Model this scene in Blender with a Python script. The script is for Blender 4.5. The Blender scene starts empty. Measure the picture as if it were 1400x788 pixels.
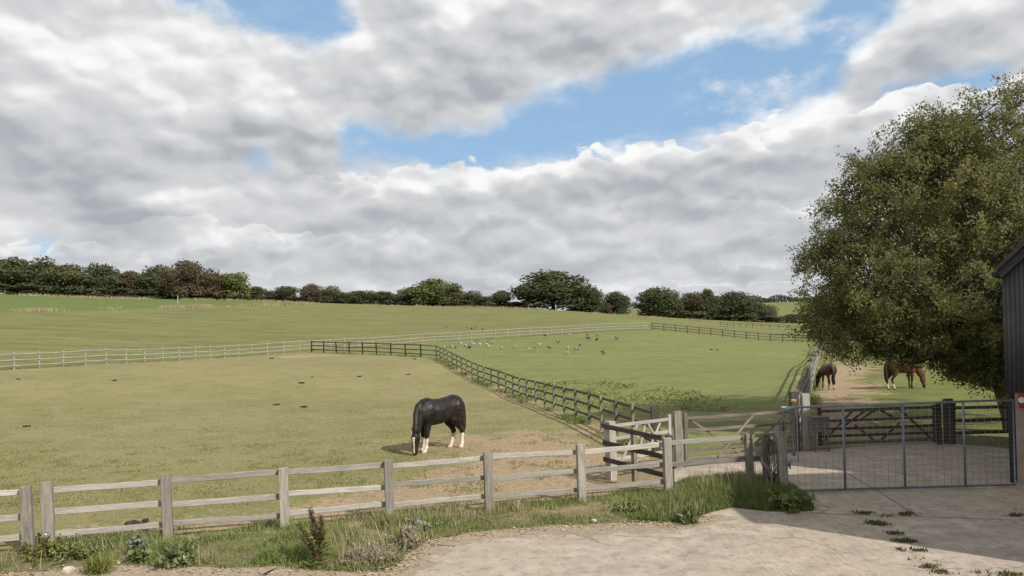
import bpy, bmesh, math, random
import numpy as np
from mathutils import Vector, Matrix

random.seed(7)
RNG = np.random.default_rng(11)
scene = bpy.context.scene
COL = scene.collection
PI = math.pi

# ------------------------------------------------------------------ camera model (photo pixels 1400 x 788)
F, CX, HY, ROLL, CAMH = 1000.0, 700.0, 468.0, math.radians(1.8), 3.05
CR, SR = math.cos(ROLL), math.sin(ROLL)

def ray(u, v):
    a, b = u - CX, HY - v
    return (a * CR + b * SR) / F, (-a * SR + b * CR) / F

def P(u, v, Y):
    x, z = ray(u, v)
    return Vector((x * Y, Y, CAMH + z * Y))

def G0(u, v):
    """the point of the level ground near the viewer seen at that place of the photograph"""
    x, z = ray(u, v)
    Y = -CAMH / z
    return (x * Y, Y)

# ------------------------------------------------------------------ numpy helpers
def smoothstep(x, a, b):
    t = np.clip((np.asarray(x, float) - a) / (b - a), 0, 1)
    return t * t * (3 - 2 * t)

_tab = RNG.random((256, 256))
def vnoise(x, y):
    x = np.asarray(x, float); y = np.asarray(y, float)
    xi = np.floor(x).astype(int); yi = np.floor(y).astype(int)
    fx = x - xi; fy = y - yi
    fx = fx * fx * (3 - 2 * fx); fy = fy * fy * (3 - 2 * fy)
    g = lambda i, j: _tab[(xi + i) % 256, (yi + j) % 256]
    return (g(0, 0) * (1 - fx) + g(1, 0) * fx) * (1 - fy) + (g(0, 1) * (1 - fx) + g(1, 1) * fx) * fy

def fbm(x, y, o=3):
    s = 0; a = .5
    for k in range(o):
        s = s + a * vnoise(x * 2 ** k + 17.3 * k, y * 2 ** k + 5.1 * k); a *= .5
    return s / (1 - .5 ** o)

def poly_sd(x, y, poly):
    """signed distance to a polygon, positive inside"""
    x = np.asarray(x, float); y = np.asarray(y, float)
    d = np.full(x.shape, 1e18); ins = np.zeros(x.shape, bool)
    n = len(poly)
    for i in range(n):
        ax, ay = poly[i]; bx, by = poly[(i + 1) % n]
        ex, ey = bx - ax, by - ay
        t = np.clip(((x - ax) * ex + (y - ay) * ey) / (ex * ex + ey * ey + 1e-12), 0, 1)
        d = np.minimum(d, (x - ax - ex * t) ** 2 + (y - ay - ey * t) ** 2)
        if abs(ey) > 1e-12:
            c = ((ay > y) != (by > y)) & (x < ex * (y - ay) / ey + ax)
            ins ^= c
    d = np.sqrt(d)
    return np.where(ins, d, -d)

def line_d(x, y, pts):
    d = np.full(np.shape(x), 1e18)
    for (ax, ay), (bx, by) in zip(pts[:-1], pts[1:]):
        ex, ey = bx - ax, by - ay
        t = np.clip(((x - ax) * ex + (y - ay) * ey) / (ex * ex + ey * ey + 1e-12), 0, 1)
        d = np.minimum(d, np.hypot(x - ax - ex * t, y - ay - ey * t))
    return d

# ------------------------------------------------------------------ terrain
TP = []
for u, v, Y in [(25, 505, 51), (348, 486, 73), (426, 482, 75), (500, 475, 83), (597, 490.4, 65), (600, 468, 90), (761, 458, 100),
                (889, 451.5, 114), (1052, 467, 112), (1105, 470, 108),
                (0, 402, 210), (-150, 400, 195), (350, 411, 240), (700, 421, 260), (860, 432, 270), (1050, 443, 280),
                (0, 427, 150), (-150, 428, 140), (350, 418, 200), (440, 416.5, 222), (350, 450, 120), (600, 446, 140), (600, 419, 252), (889, 440, 190),
                (150, 407, 222), (520, 417, 250), (780, 426, 264), (960, 438, 275),
                (0, 465, 85), (170, 455, 100), (0, 560, 35), (300, 540, 42), (694, 538, 42), (800, 500, 60), (1000, 500, 60), (930, 470, 85), (760, 474, 80),
                (1113, 505, 46), (1145, 495, 75), (1300, 500, 59), (1250, 480, 90), (1108, 459, 140), (1000, 452.5, 150), (1200, 470, 150)]:
    p = P(u, v, Y); TP.append((p.x, p.y, p.z))
for X, Y, Z in [(-14, 5, 0), (-7, 5, 0), (0, 5, 0), (8, 5, 0), (16, 5, 0), (-14, 14, 0), (-7, 14, 0), (0, 14, 0), (8, 14, 0), (16, 14, 0), (-8, 22, .05), (0, 24, 0), (8, 24, 0), (16, 26, 0),
                (30, 20, 0), (40, 45, .1), (-30, 10, .2), (-30, 28, .9), (-60, 20, 1.0), (-90, 60, 6), (60, 10, 0), (90, 70, .5), (80, 140, 1.5), (140, 200, 4), (0, -60, 0), (-80, -60, 0), (80, -60, 0),
                (-200, 60, 10), (-260, 180, 20), (-120, 330, 18), (0, 380, 12), (110, 380, 5), (200, 330, 6), (-300, 330, 18), (-90, 450, 10), (60, 480, 5), (250, 480, 8), (-300, 480, 10)]:
    TP.append((X, Y, Z))
TP = np.array(TP)
_c = TP[:, :2] / 100.0

def _U(r2):
    return np.where(r2 > 1e-12, .5 * r2 * np.log(np.maximum(r2, 1e-12)), 0)
_n = len(TP)
_A = np.zeros((_n + 3, _n + 3))
_A[:_n, :_n] = _U(((_c[:, None, :] - _c[None, :, :]) ** 2).sum(-1))
_A[:_n, _n] = 1; _A[:_n, _n + 1:] = _c; _A[_n, :_n] = 1; _A[_n + 1:, :_n] = _c.T
_w = np.linalg.solve(_A, np.concatenate([TP[:, 2], [0, 0, 0]]))

def height(x, y):
    x = np.asarray(x, float); y = np.asarray(y, float)
    shp = np.broadcast(x, y).shape
    xf = np.broadcast_to(x, shp).ravel(); yf = np.broadcast_to(y, shp).ravel()
    xc = np.clip(xf, -320, 320); yc = np.clip(yf, -70, 480)
    z = np.empty(xf.size)
    for s in range(0, xf.size, 40000):
        a = xc[s:s + 40000] / 100; b = yc[s:s + 40000] / 100
        r2 = (a[:, None] - _c[None, :, 0]) ** 2 + (b[:, None] - _c[None, :, 1]) ** 2
        z[s:s + 40000] = _U(r2) @ _w[:_n] + _w[_n] + _w[_n + 1] * a + _w[_n + 2] * b
    dx = np.maximum(np.maximum(-10 - xf, xf - 17), 0); dy = np.maximum(np.maximum(-40 - yf, yf - 21), 0)
    m = smoothstep(np.hypot(dx, dy), 0, 12)
    z = z * m
    z = z + m * .07 * (vnoise(xf * .35, yf * .35) - .5)
    far = smoothstep(yf, 420, 900)
    hill = 4 + 30 * smoothstep(yf, 500, 900) + 10 * vnoise(xf * .004, yf * .004)
    z = z * (1 - far) + hill * far
    return z.reshape(shp)

def hz(x, y):
    return float(height(np.array([x]), np.array([y]))[0])

def gp(u, v, y0=6.0, y1=420.0):
    """where the line of sight through that place of the photograph meets the terrain"""
    x, z = ray(u, v)
    Y = np.geomspace(y0, y1, 1500)
    d = CAMH + z * Y - height(x * Y, Y)
    k = np.argmax(d < 0) if (d < 0).any() else len(Y) - 1
    k = max(k, 1)
    t = d[k - 1] / (d[k - 1] - d[k]) if d[k] < 0 else 1
    y = Y[k - 1] + (Y[k] - Y[k - 1]) * t
    return Vector((x * y, y, hz(x * y, y)))

# ------------------------------------------------------------------ node helpers
class E:
    def __init__(s, nt, sock): s.nt, s.s = nt, sock
    def _m(s, op, b=None, c=None):
        n = s.nt.nodes.new('ShaderNodeMath'); n.operation = op
        for i, q in enumerate((s, b, c)):
            if q is None: continue
            if isinstance(q, E): s.nt.links.new(q.s, n.inputs[i])
            else: n.inputs[i].default_value = q
        return E(s.nt, n.outputs[0])
    def __add__(s, o): return s._m('ADD', o)
    __radd__ = __add__
    def __sub__(s, o): return s._m('SUBTRACT', o)
    def __rsub__(s, o): return (s * -1) + o
    def __mul__(s, o): return s._m('MULTIPLY', o)
    __rmul__ = __mul__
    def __truediv__(s, o): return s._m('DIVIDE', o)
    def min(s, o): return s._m('MINIMUM', o)
    def max(s, o): return s._m('MAXIMUM', o)
    def clamp(s):
        n = s.nt.nodes.new('ShaderNodeClamp'); s.nt.links.new(s.s, n.inputs[0]); return E(s.nt, n.outputs[0])
    def smooth(s, a, b):
        n = s.nt.nodes.new('ShaderNodeMapRange'); n.interpolation_type = 'SMOOTHSTEP'
        s.nt.links.new(s.s, n.inputs[0]); n.inputs[1].default_value = a; n.inputs[2].default_value = b
        return E(s.nt, n.outputs[0])

def vec_scale(nt, vec, sc):
    n = nt.nodes.new('ShaderNodeVectorMath'); n.operation = 'MULTIPLY'
    nt.links.new(vec, n.inputs[0]); n.inputs[1].default_value = sc
    return n.outputs[0]

def vmath(nt, op, a, b=None, scale=None):
    n = nt.nodes.new('ShaderNodeVectorMath'); n.operation = op
    for i, q in enumerate((a, b)):
        if q is None: continue
        if isinstance(q, (tuple, list)): n.inputs[i].default_value = q
        else: nt.links.new(q, n.inputs[i])
    if scale is not None:
        if isinstance(scale, E): nt.links.new(scale.s, n.inputs['Scale'])
        else: n.inputs['Scale'].default_value = scale
    return n

def noise(nt, vec, scale, detail=3, rough=.55, dist=0, out='Fac'):
    n = nt.nodes.new('ShaderNodeTexNoise')
    if vec is not None: nt.links.new(vec, n.inputs['Vector'])
    n.inputs['Scale'].default_value = scale; n.inputs['Detail'].default_value = detail
    n.inputs['Roughness'].default_value = rough; n.inputs['Distortion'].default_value = dist
    return E(nt, n.outputs[0]) if out == 'Fac' else n.outputs[1]

def mixc(nt, fac, a, b, mode='MIX'):
    n = nt.nodes.new('ShaderNodeMix'); n.data_type = 'RGBA'; n.blend_type = mode
    if isinstance(fac, E): nt.links.new(fac.s, n.inputs[0])
    else: n.inputs[0].default_value = fac
    for i, q in ((6, a), (7, b)):
        if isinstance(q, (tuple, list)): n.inputs[i].default_value = (*q[:3], 1)
        else: nt.links.new(q, n.inputs[i])
    return n.outputs[2]

def attr(nt, name):
    n = nt.nodes.new('ShaderNodeAttribute'); n.attribute_name = name
    return E(nt, n.outputs['Fac'])

def new_mat(name, rough=.8, spec=.3):
    m = bpy.data.materials.new(name); m.use_nodes = True
    nt = m.node_tree; b = nt.nodes['Principled BSDF']
    b.inputs['Roughness'].default_value = rough
    b.inputs['Specular IOR Level'].default_value = spec
    return m, nt, b

def coords(nt, kind='Object'):
    return nt.nodes.new('ShaderNodeTexCoord').outputs[kind]

def position(nt):
    return nt.nodes.new('ShaderNodeNewGeometry').outputs['Position']

def bump(nt, b, h, strength=.3, dist=.02):
    n = nt.nodes.new('ShaderNodeBump'); n.inputs['Strength'].default_value = strength; n.inputs['Distance'].default_value = dist
    nt.links.new(h.s, n.inputs['Height']); nt.links.new(n.outputs[0], b.inputs['Normal'])

def simple_mat(name, c1, c2=None, scale=8, rough=.8, spec=.3, metal=0, bmp=0, kind='Object', detail=4):
    m, nt, b = new_mat(name, rough, spec)
    b.inputs['Metallic'].default_value = metal
    if c2 is None: c2 = tuple(x * .7 for x in c1)
    n = noise(nt, coords(nt, kind), scale, detail, .6)
    nt.links.new(mixc(nt, n.smooth(.3, .7), c1, c2), b.inputs['Base Color'])
    if bmp: bump(nt, b, n, bmp, .01)
    return m

def wood_mat(name, light, dark, stain, grain=1.0, lichen=None):
    """weathered timber; the grain runs along each piece's own length"""
    m, nt, b = new_mat(name, .85, .2)
    oc = coords(nt)
    info = nt.nodes.new('ShaderNodeObjectInfo')
    off = vmath(nt, 'ADD', oc, None)
    nt.links.new(info.outputs['Random'], off.inputs[1])
    sh = vmath(nt, 'SCALE', off.outputs[0], None, 1.0).outputs[0]
    g = noise(nt, vec_scale(nt, sh, (3.0, 24, 24)), 1.0, 5, .65, .6)
    k = noise(nt, vec_scale(nt, sh, (1.0, 5, 5)), 1.6, 3, .6)
    c = mixc(nt, g.smooth(.32, .68), dark, light)
    c = mixc(nt, k.smooth(.48, .75) * .75, c, stain)
    if lichen:
        l = noise(nt, oc, 26, 4, .7)
        c = mixc(nt, l.smooth(.58, .7) * .7, c, lichen)
    rv = E(nt, info.outputs['Random']) * .5 + .72
    hsv = nt.nodes.new('ShaderNodeHueSaturation'); nt.links.new(c, hsv.inputs['Color']); nt.links.new(rv.s, hsv.inputs['Value'])
    nt.links.new(hsv.outputs[0], b.inputs['Base Color'])
    bump(nt, b, g, .5, .006)
    return m

def leaf_mat(name, cols, trans=.25, rough=.55, nscale=.6, spec=.3):
    """leaves: colour from each leaf's own value plus soft patches of the plant"""
    m, nt, b = new_mat(name, rough, spec)
    v = attr(nt, 'var')
    n = noise(nt, coords(nt, 'Object'), nscale, 2, .5)
    t = (v * .6 + n * .9 - .25).clamp()
    c = mixc(nt, t.smooth(0, .55), cols[0], cols[1])
    c = mixc(nt, t.smooth(.5, 1.0), c, cols[2])
    nt.links.new(c, b.inputs['Base Color'])
    if trans:
        tr = nt.nodes.new('ShaderNodeBsdfTranslucent'); nt.links.new(c, tr.inputs[0])
        mx = nt.nodes.new('ShaderNodeMixShader'); mx.inputs[0].default_value = trans
        nt.links.new(b.outputs[0], mx.inputs[1]); nt.links.new(tr.outputs[0], mx.inputs[2])
        nt.links.new(mx.outputs[0], nt.nodes['Material Output'].inputs['Surface'])
    return m

# ------------------------------------------------------------------ object helpers
def tag(o, label, cat, group=None):
    o['label'] = label; o['category'] = cat
    if group: o['group'] = group
    return o

def thing(name, label, cat, loc=(0, 0, 0), rz=0, group=None):
    o = bpy.data.objects.new(name, None); COL.objects.link(o)
    o.empty_display_size = .2
    o.location = loc; o.rotation_euler = (0, 0, rz)
    return tag(o, label, cat, group)

def link(name, me, parent=None, loc=None, rot=None):
    o = bpy.data.objects.new(name, me); COL.objects.link(o)
    if parent: o.parent = parent
    if loc is not None: o.location = loc
    if rot is not None: o.rotation_euler = rot
    return o

def np_mesh(name, verts, faces, mats, smooth=False, var=None, midx=None):
    verts = np.asarray(verts, np.float32); faces = np.asarray(faces, np.int32)
    me = bpy.data.meshes.new(name)
    k = faces.shape[1]
    me.vertices.add(len(verts)); me.vertices.foreach_set('co', verts.ravel())
    me.loops.add(faces.size); me.loops.foreach_set('vertex_index', faces.ravel())
    me.polygons.add(len(faces))
    me.polygons.foreach_set('loop_start', np.arange(0, faces.size, k, dtype=np.int32))
    me.polygons.foreach_set('loop_total', np.full(len(faces), k, np.int32))
    if smooth: me.polygons.foreach_set('use_smooth', np.ones(len(faces), bool))
    for m in (mats if isinstance(mats, (list, tuple)) else [mats]): me.materials.append(m)
    if midx is not None: me.polygons.foreach_set('material_index', np.asarray(midx, np.int32))
    if var is not None:
        a = me.attributes.new('var', 'FLOAT', 'POINT'); a.data.foreach_set('value', np.asarray(var, np.float32))
    me.update(calc_edges=True)
    return me

def leaf_quads(c, u, v):
    """rhombic leaves: centre, half length and half width vectors"""
    n = len(c)
    V = np.stack([c - u, c + v - u * .15, c + u, c - v - u * .15], 1).reshape(-1, 3)
    return V, np.arange(4 * n).reshape(n, 4)

class MB:
    """collects closed shapes for one mesh"""
    def __init__(s): s.bm = bmesh.new(); s.mi = 0
    def box(s, c, d, M=None, bev=0):
        g = bmesh.ops.create_cube(s.bm, size=1)
        vs = g['verts']
        for q in vs:
            q.co = Vector((q.co.x * d[0], q.co.y * d[1], q.co.z * d[2]))
            if M: q.co = M @ q.co
            q.co += Vector(c)
        fs = {f for q in vs for f in q.link_faces}
        for f in fs: f.material_index = s.mi
        if bev:
            es = {e for q in vs for e in q.link_edges}
            r = bmesh.ops.bevel(s.bm, geom=list(es), offset=bev, segments=1, affect='EDGES')
            for f in r['faces']: f.material_index = s.mi
        return s
    def tube(s, pts, rad, n=6, cap=True):
        pts = [Vector(p) for p in pts]
        if not isinstance(rad, (list, tuple)): rad = [rad] * len(pts)
        rings = []; ref = None
        for i, p in enumerate(pts):
            t = (pts[min(i + 1, len(pts) - 1)] - pts[max(i - 1, 0)])
            t = t.normalized() if t.length > 1e-9 else Vector((0, 0, 1))
            if ref is None: ref = t.orthogonal().normalized()
            a = (ref - t * ref.dot(t))
            a = a.normalized() if a.length > 1e-6 else t.orthogonal().normalized()
            ref = a; b = t.cross(a)
            rings.append([s.bm.verts.new(p + (a * math.cos(2 * PI * k / n) + b * math.sin(2 * PI * k / n)) * rad[i]) for k in range(n)])
        for r0, r1 in zip(rings[:-1], rings[1:]):
            for k in range(n):
                f = s.bm.faces.new((r0[k], r0[(k + 1) % n], r1[(k + 1) % n], r1[k])); f.material_index = s.mi; f.smooth = True
        if cap:
            f = s.bm.faces.new(rings[0][::-1]); f.material_index = s.mi
            f = s.bm.faces.new(rings[-1]); f.material_index = s.mi
        return s
    def loft(s, secs, n=14):
        """secs: (centre, axis a, ra, axis b, rb); rounded ends"""
        rings = []
        for c, a, ra, b, rb in secs:
            rings.append([s.bm.verts.new(Vector(c) + Vector(a) * (ra * math.cos(2 * PI * k / n)) + Vector(b) * (rb * math.sin(2 * PI * k / n))) for k in range(n)])
        for r0, r1 in zip(rings[:-1], rings[1:]):
            for k in range(n):
                f = s.bm.faces.new((r0[k], r0[(k + 1) % n], r1[(k + 1) % n], r1[k])); f.smooth = True; f.material_index = s.mi
        for r in (rings[0][::-1], rings[-1]):
            f = s.bm.faces.new(r); f.material_index = s.mi
        return s
    def poly(s, pts):
        f = s.bm.faces.new([s.bm.verts.new(Vector(p)) for p in pts]); f.material_index = s.mi
        return s
    def mesh(s, name, mats):
        bmesh.ops.recalc_face_normals(s.bm, faces=s.bm.faces[:])
        me = bpy.data.meshes.new(name); s.bm.to_mesh(me); s.bm.free()
        for m in (mats if isinstance(mats, (list, tuple)) else [mats]): me.materials.append(m)
        return me

def bar_mesh(L, w, t, mat, segs=4, jit=.003, bev=.006, rough_end=0.0):
    bm = bmesh.new()
    bmesh.ops.create_cube(bm, size=1)
    for q in bm.verts: q.co = Vector(((q.co.x + .5) * L, q.co.y * w, q.co.z * t))
    es = [e for e in bm.edges if abs(e.verts[0].co.x - e.verts[1].co.x) > L * .5]
    if segs > 1: bmesh.ops.subdivide_edges(bm, edges=es, cuts=segs - 1, use_grid_fill=False)
    if bev: bmesh.ops.bevel(bm, geom=[e for e in bm.edges if len(e.link_faces) == 2 and e.calc_face_angle(0) > .5], offset=bev, segments=1, affect='EDGES')
    xs = {}
    for q in bm.verts:
        k = round(q.co.x / L * segs)
        if k not in xs: xs[k] = (random.uniform(-jit, jit), random.uniform(-jit, jit))
        q.co.y += xs[k][0]; q.co.z += xs[k][1]
        if rough_end and q.co.x > L * .9: q.co.x += random.uniform(-rough_end, rough_end)
    me = bpy.data.meshes.new('bar'); bm.to_mesh(me); bm.free(); me.materials.append(mat)
    return me

def bar(name, p, q, ydir, w, t, mat, parent, **kw):
    """timber from p to q: width w along ydir, thickness t across; its own X axis follows the grain"""
    p, q = Vector(p), Vector(q); L = (q - p).length
    X = (q - p) / L; Y = Vector(ydir); Y = (Y - X * Y.dot(X)).normalized(); Z = X.cross(Y)
    o = link(name, bar_mesh(L, w, t, mat, **kw), parent)
    M = Matrix((X, Y, Z)).transposed().to_4x4()
    base = Vector(parent.location) if parent else Vector()
    M.translation = p - base
    o.matrix_local = M
    return o

# ------------------------------------------------------------------ materials
M = {}
M['wood_grey'] = wood_mat('weathered_grey_wood', (.29, .265, .230), (.165, .150, .130), (.215, .20, .165), lichen=(.36, .345, .30))
M['wood_pale'] = wood_mat('bleached_wood', (.37, .35, .315), (.245, .228, .20), (.27, .25, .215), lichen=(.45, .43, .385))
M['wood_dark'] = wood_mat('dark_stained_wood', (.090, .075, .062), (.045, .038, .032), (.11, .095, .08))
M['wood_brown'] = wood_mat('brown_gate_wood', (.21, .185, .15), (.105, .09, .072), (.25, .225, .19), lichen=(.29, .27, .22))
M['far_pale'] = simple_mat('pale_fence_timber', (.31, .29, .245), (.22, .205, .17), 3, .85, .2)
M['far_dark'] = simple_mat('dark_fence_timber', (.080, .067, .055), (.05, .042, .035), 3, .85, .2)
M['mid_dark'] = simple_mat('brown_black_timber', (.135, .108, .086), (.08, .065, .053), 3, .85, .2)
M['galv'] = simple_mat('galvanised_steel', (.20, .235, .275), (.13, .155, .185), 12, .5, .5, .35)
M['wire'] = simple_mat('galvanised_wire', (.30, .32, .33), (.2, .2, .2), 40, .5, .4, .3)

# ------------------------------------------------------------------ world layout (plan)
A_ = [tuple(P(u, v, Y).xy) for u, v, Y in ((25, 505, 51), (348, 486, 73), (600, 468, 90), (761, 458, 100), (889, 451.5, 114))]
d0 = (Vector(A_[0]) - Vector(A_[1])).normalized()
A_far = (A_[0][0] + d0.x * 22, A_[0][1] + d0.y * 22)
WHITE = [A_far] + A_
D_ = A_[-1]
B_ = tuple(P(426, 482, 75).xy); C_ = tuple(P(597, 490.4, 65).xy)
BLK = [C_, tuple(P(694, 538, 42).xy), tuple(P(744, 559, 33.5).xy), tuple(P(805, 580, 26.3).xy), (3.62, 19.0)]
E_ = tuple(P(1052, 467, 112).xy)
LANE = [(7.48, 19.5), (19.0, 46.0), (30.0, 72.0), (46.0, 108.0)]
FRONT_P, FRONT_Q = Vector((-5.64, 11.8)), Vector((2.96, 14.1))
fd = (FRONT_Q - FRONT_P).normalized()

GREEN = [C_, BLK[1], BLK[2], BLK[3], BLK[4], (3.85, 17.3), (7.5, 18.2), LANE[0], LANE[1], LANE[2], LANE[3], E_, D_, A_[3], A_[2], B_]
PADDOCK = [A_far, A_[0], A_[1], B_, C_, BLK[1], BLK[2], BLK[3], BLK[4], (3.7, 17.2), (2.04, 15.8), (2.9, 14.15), tuple(FRONT_P), tuple(FRONT_P - fd * 60)]
RIGHT = [LANE[0], LANE[1], LANE[2], LANE[3], (70, 115), (140, 120), (160, 0), (13, 13), (10, 14), (9.4, 19)]
UPB = [gp(-250, 430, 90).xy, gp(-100, 429, 90).xy, gp(0, 427, 90).xy, gp(100, 426, 90).xy, gp(200, 422.5, 90).xy, gp(350, 418.5, 100).xy, gp(425, 417, 120).xy]
TOP = [tuple(p) for p in UPB] + [(-60, 262), (-60, 420), (-400, 420), (-400, 160)]

# edge between the yard concrete and the grass verge
YE = [(-260, 800), (-120, 793), (0, 788), (60, 783), (150, 775), (250, 779), (380, 777), (480, 785), (540, 783), (562, 760), (590, 741), (640, 732), (700, 725), (760, 721), (830, 717), (900, 717), (940, 716), (966, 704),
      (1000, 695), (1050, 700), (1108, 700), (1108, 684), (1085, 668), (1066, 660), (1000, 657), (918, 661)]
yard = [G0(u, v) for u, v in YE] + [(3.2, 16.0), (3.75, 17.0), (5.0, 17.6), (7.6, 18.9), (9.5, 19.4), (11.4, 19.5), (12.6, 18.0), (13.5, 15.0), (30, 15), (30, -30), (-30, -30), (-30, 8.0)]
def roughen(poly, step=.12, amp=.09):
    out = []
    n = len(poly)
    for i in range(n):
        a = Vector(poly[i]); b = Vector(poly[(i + 1) % n]); L = (b - a).length
        k = 1 if (max(a.length, b.length) > 28) else max(1, int(L / step))
        for j in range(k):
            p = a + (b - a) * (j / k)
            if k > 1:
                f = fbm(np.array([p.x * 2.2]), np.array([p.y * 2.2]))[0] - .5
                g = fbm(np.array([p.x * 2.2 + 40]), np.array([p.y * 2.2]))[0] - .5
                p = p + Vector((g, f)) * amp * 2.6
            out.append((p.x, p.y))
    return out
yard = roughen(yard)
YARD_POLY = yard

TRACK = [(8.6, 18.5), (11.2, 18.5), (13.5, 27), (18.2, 37), (22, 44), (27.5, 55), (35.2, 75), (33.4, 75.5), (24.5, 56), (17.4, 44), (14.6, 37), (10.5, 28)]

# ------------------------------------------------------------------ ground
def axis(fine0, fine1, step, lo, hi, g):
    a = list(np.arange(fine0, fine1 + 1e-6, step)); s = step; x = a[-1]
    while x < hi: s *= g; x += s; a.append(min(x, hi))
    s = step; x = a[0]; b = []
    while x > lo: s *= g; x -= s; b.append(max(x, lo))
    return np.array(b[::-1] + a)
gx = axis(-14, 15, .3, -2200, 2200, 1.035)
gy = axis(9, 46, .3, -400, 3000, 1.02)
GXX, GYY = np.meshgrid(gx, gy)
xs, ys = GXX.ravel(), GYY.ravel()
zs = height(xs, ys)
sd_yard = poly_sd(xs, ys, yard)
zs = zs - .03 * smoothstep(sd_yard, -.05, .25) + .04 * smoothstep(-sd_yard, .1, .5) * (vnoise(xs * 1.3, ys * 1.3)) * (ys < 15)
nx_, ny_ = len(gx), len(gy)
ii = (np.arange(ny_ - 1)[:, None] * nx_ + np.arange(nx_ - 1)[None, :]).ravel()
quads = np.stack([ii, ii + 1, ii + 1 + nx_, ii + nx_], 1)

def dirt_field(x, y):
    d = poly_sd(x, y, TRACK) * .5 + .2
    fy = FRONT_P.y + (x - FRONT_P.x) * (fd.y / fd.x)
    along = np.where((x > -8) & (x < 3.2), (1.15 + 2.9 * smoothstep(x, -5.5, .2)) * .8 - np.abs(y - fy - .9 - 2.0 * smoothstep(x, -4.5, 1)) * .8, -3) * 1.0
    d = np.maximum(d, along)
    for (u, v, rx, ry, k) in ((640, 604, 2.6, 2.2, 1.1), (720, 610, 3.2, 4.0, 1.6), (790, 625, 2.6, 3.0, 1.5), (800, 590, 1.6, 2.4, .9), (415, 487.5, 4.2, 2.2, 2.4), (950, 570, 2.4, 2.0, .7), (1020, 570, 2.0, 2.0, .5)):
        c = gp(u, v)
        q = np.hypot((x - c.x) / rx, (y - c.y) / ry)
        d = np.maximum(d, (1 - q) * k)
    d = np.maximum(d, .42 - line_d(x, y, BLK) * .55)
    d = np.maximum(d, .30 - line_d(x, y, WHITE[1:4]) * .45)
    d = np.maximum(d, .1 - line_d(x, y, LANE[:2]) * .5)
    d = np.maximum(d, 1.2 - np.hypot((x - 10.5) / 3.2, (y - 23) / 4.5) * 1.2)
    return d
ATTR = {'sd_green': poly_sd(xs, ys, GREEN), 'sd_pad': poly_sd(xs, ys, PADDOCK), 'sd_right': poly_sd(xs, ys, RIGHT), 'sd_top': poly_sd(xs, ys, TOP),
        'dirt': dirt_field(xs, ys), 'sd_yard': sd_yard}

def ground_material():
    m, nt, b = new_mat('meadow_ground', .95, .1)
    pos = position(nt)
    big = noise(nt, pos, .12, 3, .55)
    mid = noise(nt, pos, .7, 4, .6)
    fine = noise(nt, pos, 7, 4, .65)
    streak = noise(nt, vec_scale(nt, pos, (.05, .35, 0)), 1.0, 4, .6)
    tiny = noise(nt, pos, 32, 2, .6)
    w = (mid - .5) * 1.6 + (fine - .5) * .9
    # hillside pasture
    c = mixc(nt, streak.smooth(.35, .68), (.118, .132, .046), (.190, .188, .080))
    c = mixc(nt, mid.smooth(.4, .7) * .5, c, (.150, .160, .058))
    c = mixc(nt, noise(nt, vec_scale(nt, pos, (.5, 1.2, 1)), 1.0, 6, .72).smooth(.46, .62) * .5, c, (.235, .22, .105))
    c = mixc(nt, noise(nt, vec_scale(nt, pos, (.10, .22, 1)), 1.0, 5, .65).smooth(.50, .66) * .45, c, (.098, .115, .04))
    # top field
    top = mixc(nt, mid.smooth(.3, .7), (.105, .140, .045), (.130, .160, .056))
    c = mixc(nt, (attr(nt, 'sd_top') + w * 2).smooth(-.8, .8), c, top)
    # field right of the lane
    rt = mixc(nt, (mid * .6 + fine * .4).smooth(.35, .65), (.105, .130, .035), (.175, .165, .062))
    c = mixc(nt, (attr(nt, 'sd_right') + w * .3).smooth(-.3, .3), c, rt)
    # dry paddock
    pd = mixc(nt, (big * .5 + mid * .5).smooth(.38, .62), (.182, .177, .072), (.265, .234, .120))
    pd = mixc(nt, fine.smooth(.42, .68) * .65, pd, (.31, .265, .155))
    pd = mixc(nt, tiny.smooth(.35, .65) * .35, pd, (.13, .14, .05))
    pd = mixc(nt, noise(nt, pos, 1.6, 5, .7).smooth(.52, .66) * .55, pd, (.30, .245, .15))
    pd = mixc(nt, (mid * .5 + fine * .5).smooth(.56, .70) * .7, pd, (.115, .140, .042))
    c = mixc(nt, (attr(nt, 'sd_pad') + w * .12).smooth(-.12, .12), c, pd)
    # green paddock
    gr = mixc(nt, (streak * .5 + mid * .5).smooth(.36, .64), (.132, .162, .054), (.190, .205, .082))
    gr = mixc(nt, fine.smooth(.45, .7) * .5, gr, (.205, .20, .09))
    gr = mixc(nt, noise(nt, pos, 1.3, 5, .7).smooth(.5, .68) * .45, gr, (.105, .125, .042))
    c = mixc(nt, (attr(nt, 'sd_green') + w * .12).smooth(-.12, .12), c, gr)
    # bare earth
    dm = (attr(nt, 'dirt') + (noise(nt, pos, .38, 3, .6) - .5) * 1.6 + (mid - .5) * 2.2 + (fine - .5) * 1.5 + (tiny - .5) * .8)
    dirt = mixc(nt, fine.smooth(.3, .7), (.265, .190, .125), (.40, .30, .205))
    dirt = mixc(nt, tiny.smooth(.55, .75) * .4, dirt, (.17, .125, .08))
    c = mixc(nt, dm.smooth(-.05, .75) * .9, c, dirt)
    # earth under the verge and the yard edge
    vg = mixc(nt, fine.smooth(.35, .65), (.19, .155, .10), (.13, .13, .05))
    c = mixc(nt, (attr(nt, 'sd_yard') + 1.3 + w * .4).smooth(-.2, .5) * (1 - dm.smooth(-.05, .75) * .6), c, vg)
    c = mixc(nt, tiny.smooth(.35, .65) * .22, c, (.06, .07, .025))
    nt.links.new(c, b.inputs['Base Color'])
    bump(nt, b, fine * .5 + tiny * .5 + mid * .6, .55, .06)
    return m

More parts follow.
